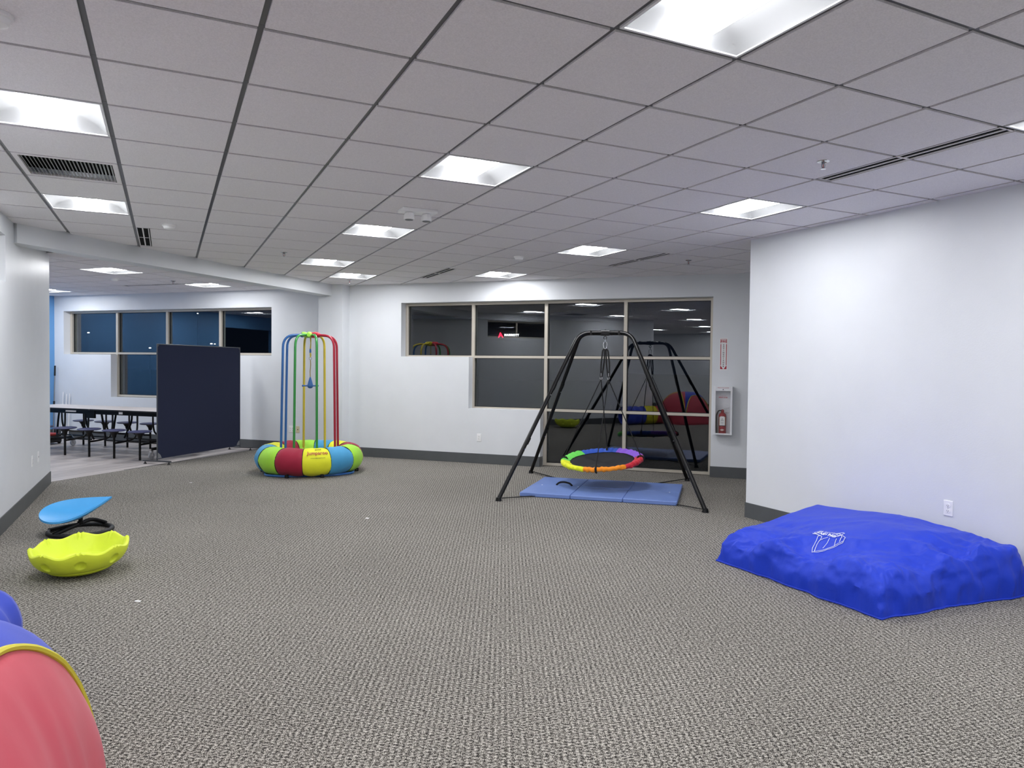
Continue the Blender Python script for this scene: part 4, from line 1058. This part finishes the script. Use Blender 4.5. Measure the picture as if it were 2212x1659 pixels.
MB().box(-.55, -.32, -TWd+.027, -TWd+.03, TZ-.06, TZ-.035).box(.60, .68, -TWd+.027, -TWd+.03, TZ-.068, TZ-.03).build('sticker', PAPER, tb_)
protoS = None
for yy in (-1, 1):
    for k in range(6):
        x = -1.3+.52*k; y = yy*.60
        if protoS is None:
            sd = MB().lathe([(.001, .44), (.12, .445), (.155, .452), (.168, .447), (.170, .438), (.150, .428), (.001, .424)], 28).build('stool', SEATB, tb_, smooth=True)
            MB().lathe([(.075, .426), (.06, .405), (.035, .37), (.028, .33), (.001, .33)], 16).build('seat_support', BLACKM, sd, smooth=True)
            MB().tube([(0, 0, .35), (0, 0, .002)], .017, 10).build('leg', BLACKM, sd, smooth=True)
            MB().tube(rounded([(0, 0, .24), (.05, .12, .25), (.14, .27, .29), (.15, .30, .45), (.13, .32, .70)], .09, 5), .0145, 8).build('swing_arm', BLACKM, sd, smooth=True)
            protoS = sd
        else: sd = dup(protoS); sd.parent = tb_
        sd.location = (x, y, 0); sd.rotation_euler = (0, 0, 0 if yy < 0 else pi)

# ------------------------------------------------------------------ things in the far corner
def pole(u, v, zt, lean, grip, shaft, label, name='mop_pole', gl=.2):
    x, y = xy(u, v); t = thing(name, label, 'cleaning pole', (x, y, 0))
    a = Vector((0, 0, .02)); b_ = Vector((lean[0], lean[1], zt)); d = (b_-a).normalized()
    MB().tube([a, b_-d*gl], .011, 8).build('shaft', shaft, t)
    MB().tube([b_-d*gl, b_], .016, 8).build('grip', grip, t)
    MB().tube([a+(b_-a)*.45, a+(b_-a)*.5], .017, 8).build('lock_collar', grip, t)
    MB().cbox((0, 0, .03), (.16, .05, .035)).build('head', grip, t)
pole(-10.96, VF-.14, 1.42, (0.03, .06), BLACKP, STEEL, 'tall black-gripped silver mop pole leaning in the far corner')
pole(-11.0, VF-.3, 1.02, (0, .02), BLACKP, STEEL, 'shorter black pole with a red band by the blue wall')
x, y = xy(-11.0, VF-.3)
MB().tube([(x, y+.01, .86), (x, y+.012, .90)], .0155, 8).build('pole_band', MACRED, [o for o in bpy.data.objects if o.name.startswith('mop_pole')][-1]).location = (-x, -y, 0)
for i, (du, zt) in enumerate(((.16, .90), (.25, .86), (.33, .88))):
    x, y = xy(-10.97+du, VF-.08); t = thing('white_rod', ['leftmost thin white rod leaning on the far wall', 'middle thin white rod leaning on the far wall', 'rightmost thin white rod leaning on the far wall'][i], 'rod', (x, y, 0), group='thin white rods in the far corner')
    MB().tube([(0, 0, .0), (.03, .03, zt)], .009, 6).build('shaft', WHITEP, t)
    MB().tube([(0, 0, .0), (0.001, 0.001, .04)], .012, 6).build('tip', GREYP, t)
mc = thing('floor_sweeper', 'low black floor machine with red top, half hidden by the left wall end', 'cleaning machine', (-1.78, 12.55, 0), RAD(-40))
MB().box(-.28, .28, -.17, .17, .03, .15).build('body', BLACKP, mc, bevel=.02)
MB().prism([(-.28, -.15), (.24, -.15), (.27, .13), (-.26, .15)], .15, .20).build('lid', MACRED, mc, bevel=.02)
for s in (-1, 1):
    for y_ in (-.18, .18): MB().lathe([(.001, -.012), (.04, -.012), (.04, .012), (.001, .012)], 14, c=(s*.2, y_, .04), axis='y').build('wheel', RUBB, mc)

# bits of paper on the carpet
for i, (x, y, w, l_, a, lab) in enumerate(((.113, 2.114, .012, .045, .4, 'small white scrap of paper on the carpet, near the tent'), (2.05, 3.98, .02, .04, .2, 'tiny white scrap on the carpet in the middle of the room'),
                            (.55, 6.9, .012, .03, 1, 'tiny white scrap on the carpet in front of the divider'))):
    o = MB().prism([(-w, -l_/2), (w, -l_/2*.7), (w*.8, l_/2), (-w*.7, l_/2*.8)], .0, .002).build('paper_scrap', PAPER); o.location = (x, y, .001); o.rotation_euler = (0, 0, a+.6); tag(o, lab, 'paper scrap')

# ------------------------------------------------------------------ night outside
gr = MB().prism([(-120, 17), (-13, 17), (-13, 9.5), xy(-11.3, 9.3), xy(4.7, 9.3), (14, 3), (120, 3), (120, 200), (-120, 200)], -.35, -.3); struct(gr.build('ground_outside', ASPH))
struct(MB().prism([(-40, 7.35), (-1.32, 7.35), (-1.32, .2), (-40, .2)], -.35, -.3).build('ground_outside', ASPH))
def outside(px, py, D):
    d = Fv+(px-1106)/1554.13*R2-(py-829.5)/1554.13*U2
    return Vector((.2796, -2.9615, CZ))+d*(D/Vector((d.x, d.y)).length)
def lot_lamp(px, py, D, label, r=.1):
    p = outside(px, py, D); t = thing('lot_lamp', label, 'street light', (p.x, p.y, -.3))
    hh = p.z+.3
    if hh > .6: MB().tube([(0, 0, 0), (0, 0, hh-r*.6)], .05, 6).build('pole', ASPH, t)
    MB().lathe([(.001, hh-r*.5), (r, hh-r*.3), (r, hh+r*.2), (.001, hh+r*.5)], 10).build('lamp_head', LOTL, t)
lot_lamp(191, 718.5, 60, 'distant lamp seen through the leftmost far window pane', .07)
lot_lamp(324, 751.5, 60, 'distant lamp seen through the far window, just left of the screen', .07)
lot_lamp(456.5, 742.5, 60, 'left one of two distant lamps seen above the screen', .08)
lot_lamp(464, 743, 60, 'right one of two distant lamps seen above the screen', .06)
lot_lamp(427, 677, 60, 'distant lamp near the top edge of the third far pane', .05)
hs = outside(1082, 724, 90); sd_ = thing('hotel_sign', 'small lit red and white sign far outside the big window', 'sign', hs, math.atan2(-(hs.x-.28), hs.y+2.96)+0)
mS = Matrix(((1, 0, 0, 0), (0, 0, -1, 0), (0, 1, 0, 0), (0, 0, 0, 1)))
text('MARRIOTT', .36, SIGW, 'lettering', sd_, Matrix.Translation((.42, 0, .02)) @ mS, extrude=.03, bold=.006, align='LEFT', space=1.05)
b = MB()
for p0, p1 in (((-.42, -.42), (-.1, .42)), ((-.1, .42), (.38, -.42)), ((-.1, .42), (-.02, -.1)), ((-.42, -.42), (-.02, .05)), ((-.02, .05), (.38, -.42))):
    b.tube([(p0[0]*.72, 0, p0[1]*.72), (p1[0]*.72, 0, p1[1]*.72)], .055, 5)
b.build('emblem', SIGR, sd_)
b = MB().box(-.7, 4.6, .2, .4, -.7, .7); b.build('backing', ASPH, sd_)
b = MB().box(-14, 16, 1, 12, -8-hs.z, 2.0); ob_ = b.build('building_wall', mat('night_building', (14, 15, 19), .9), sd_)
bpy.context.view_layer.update()
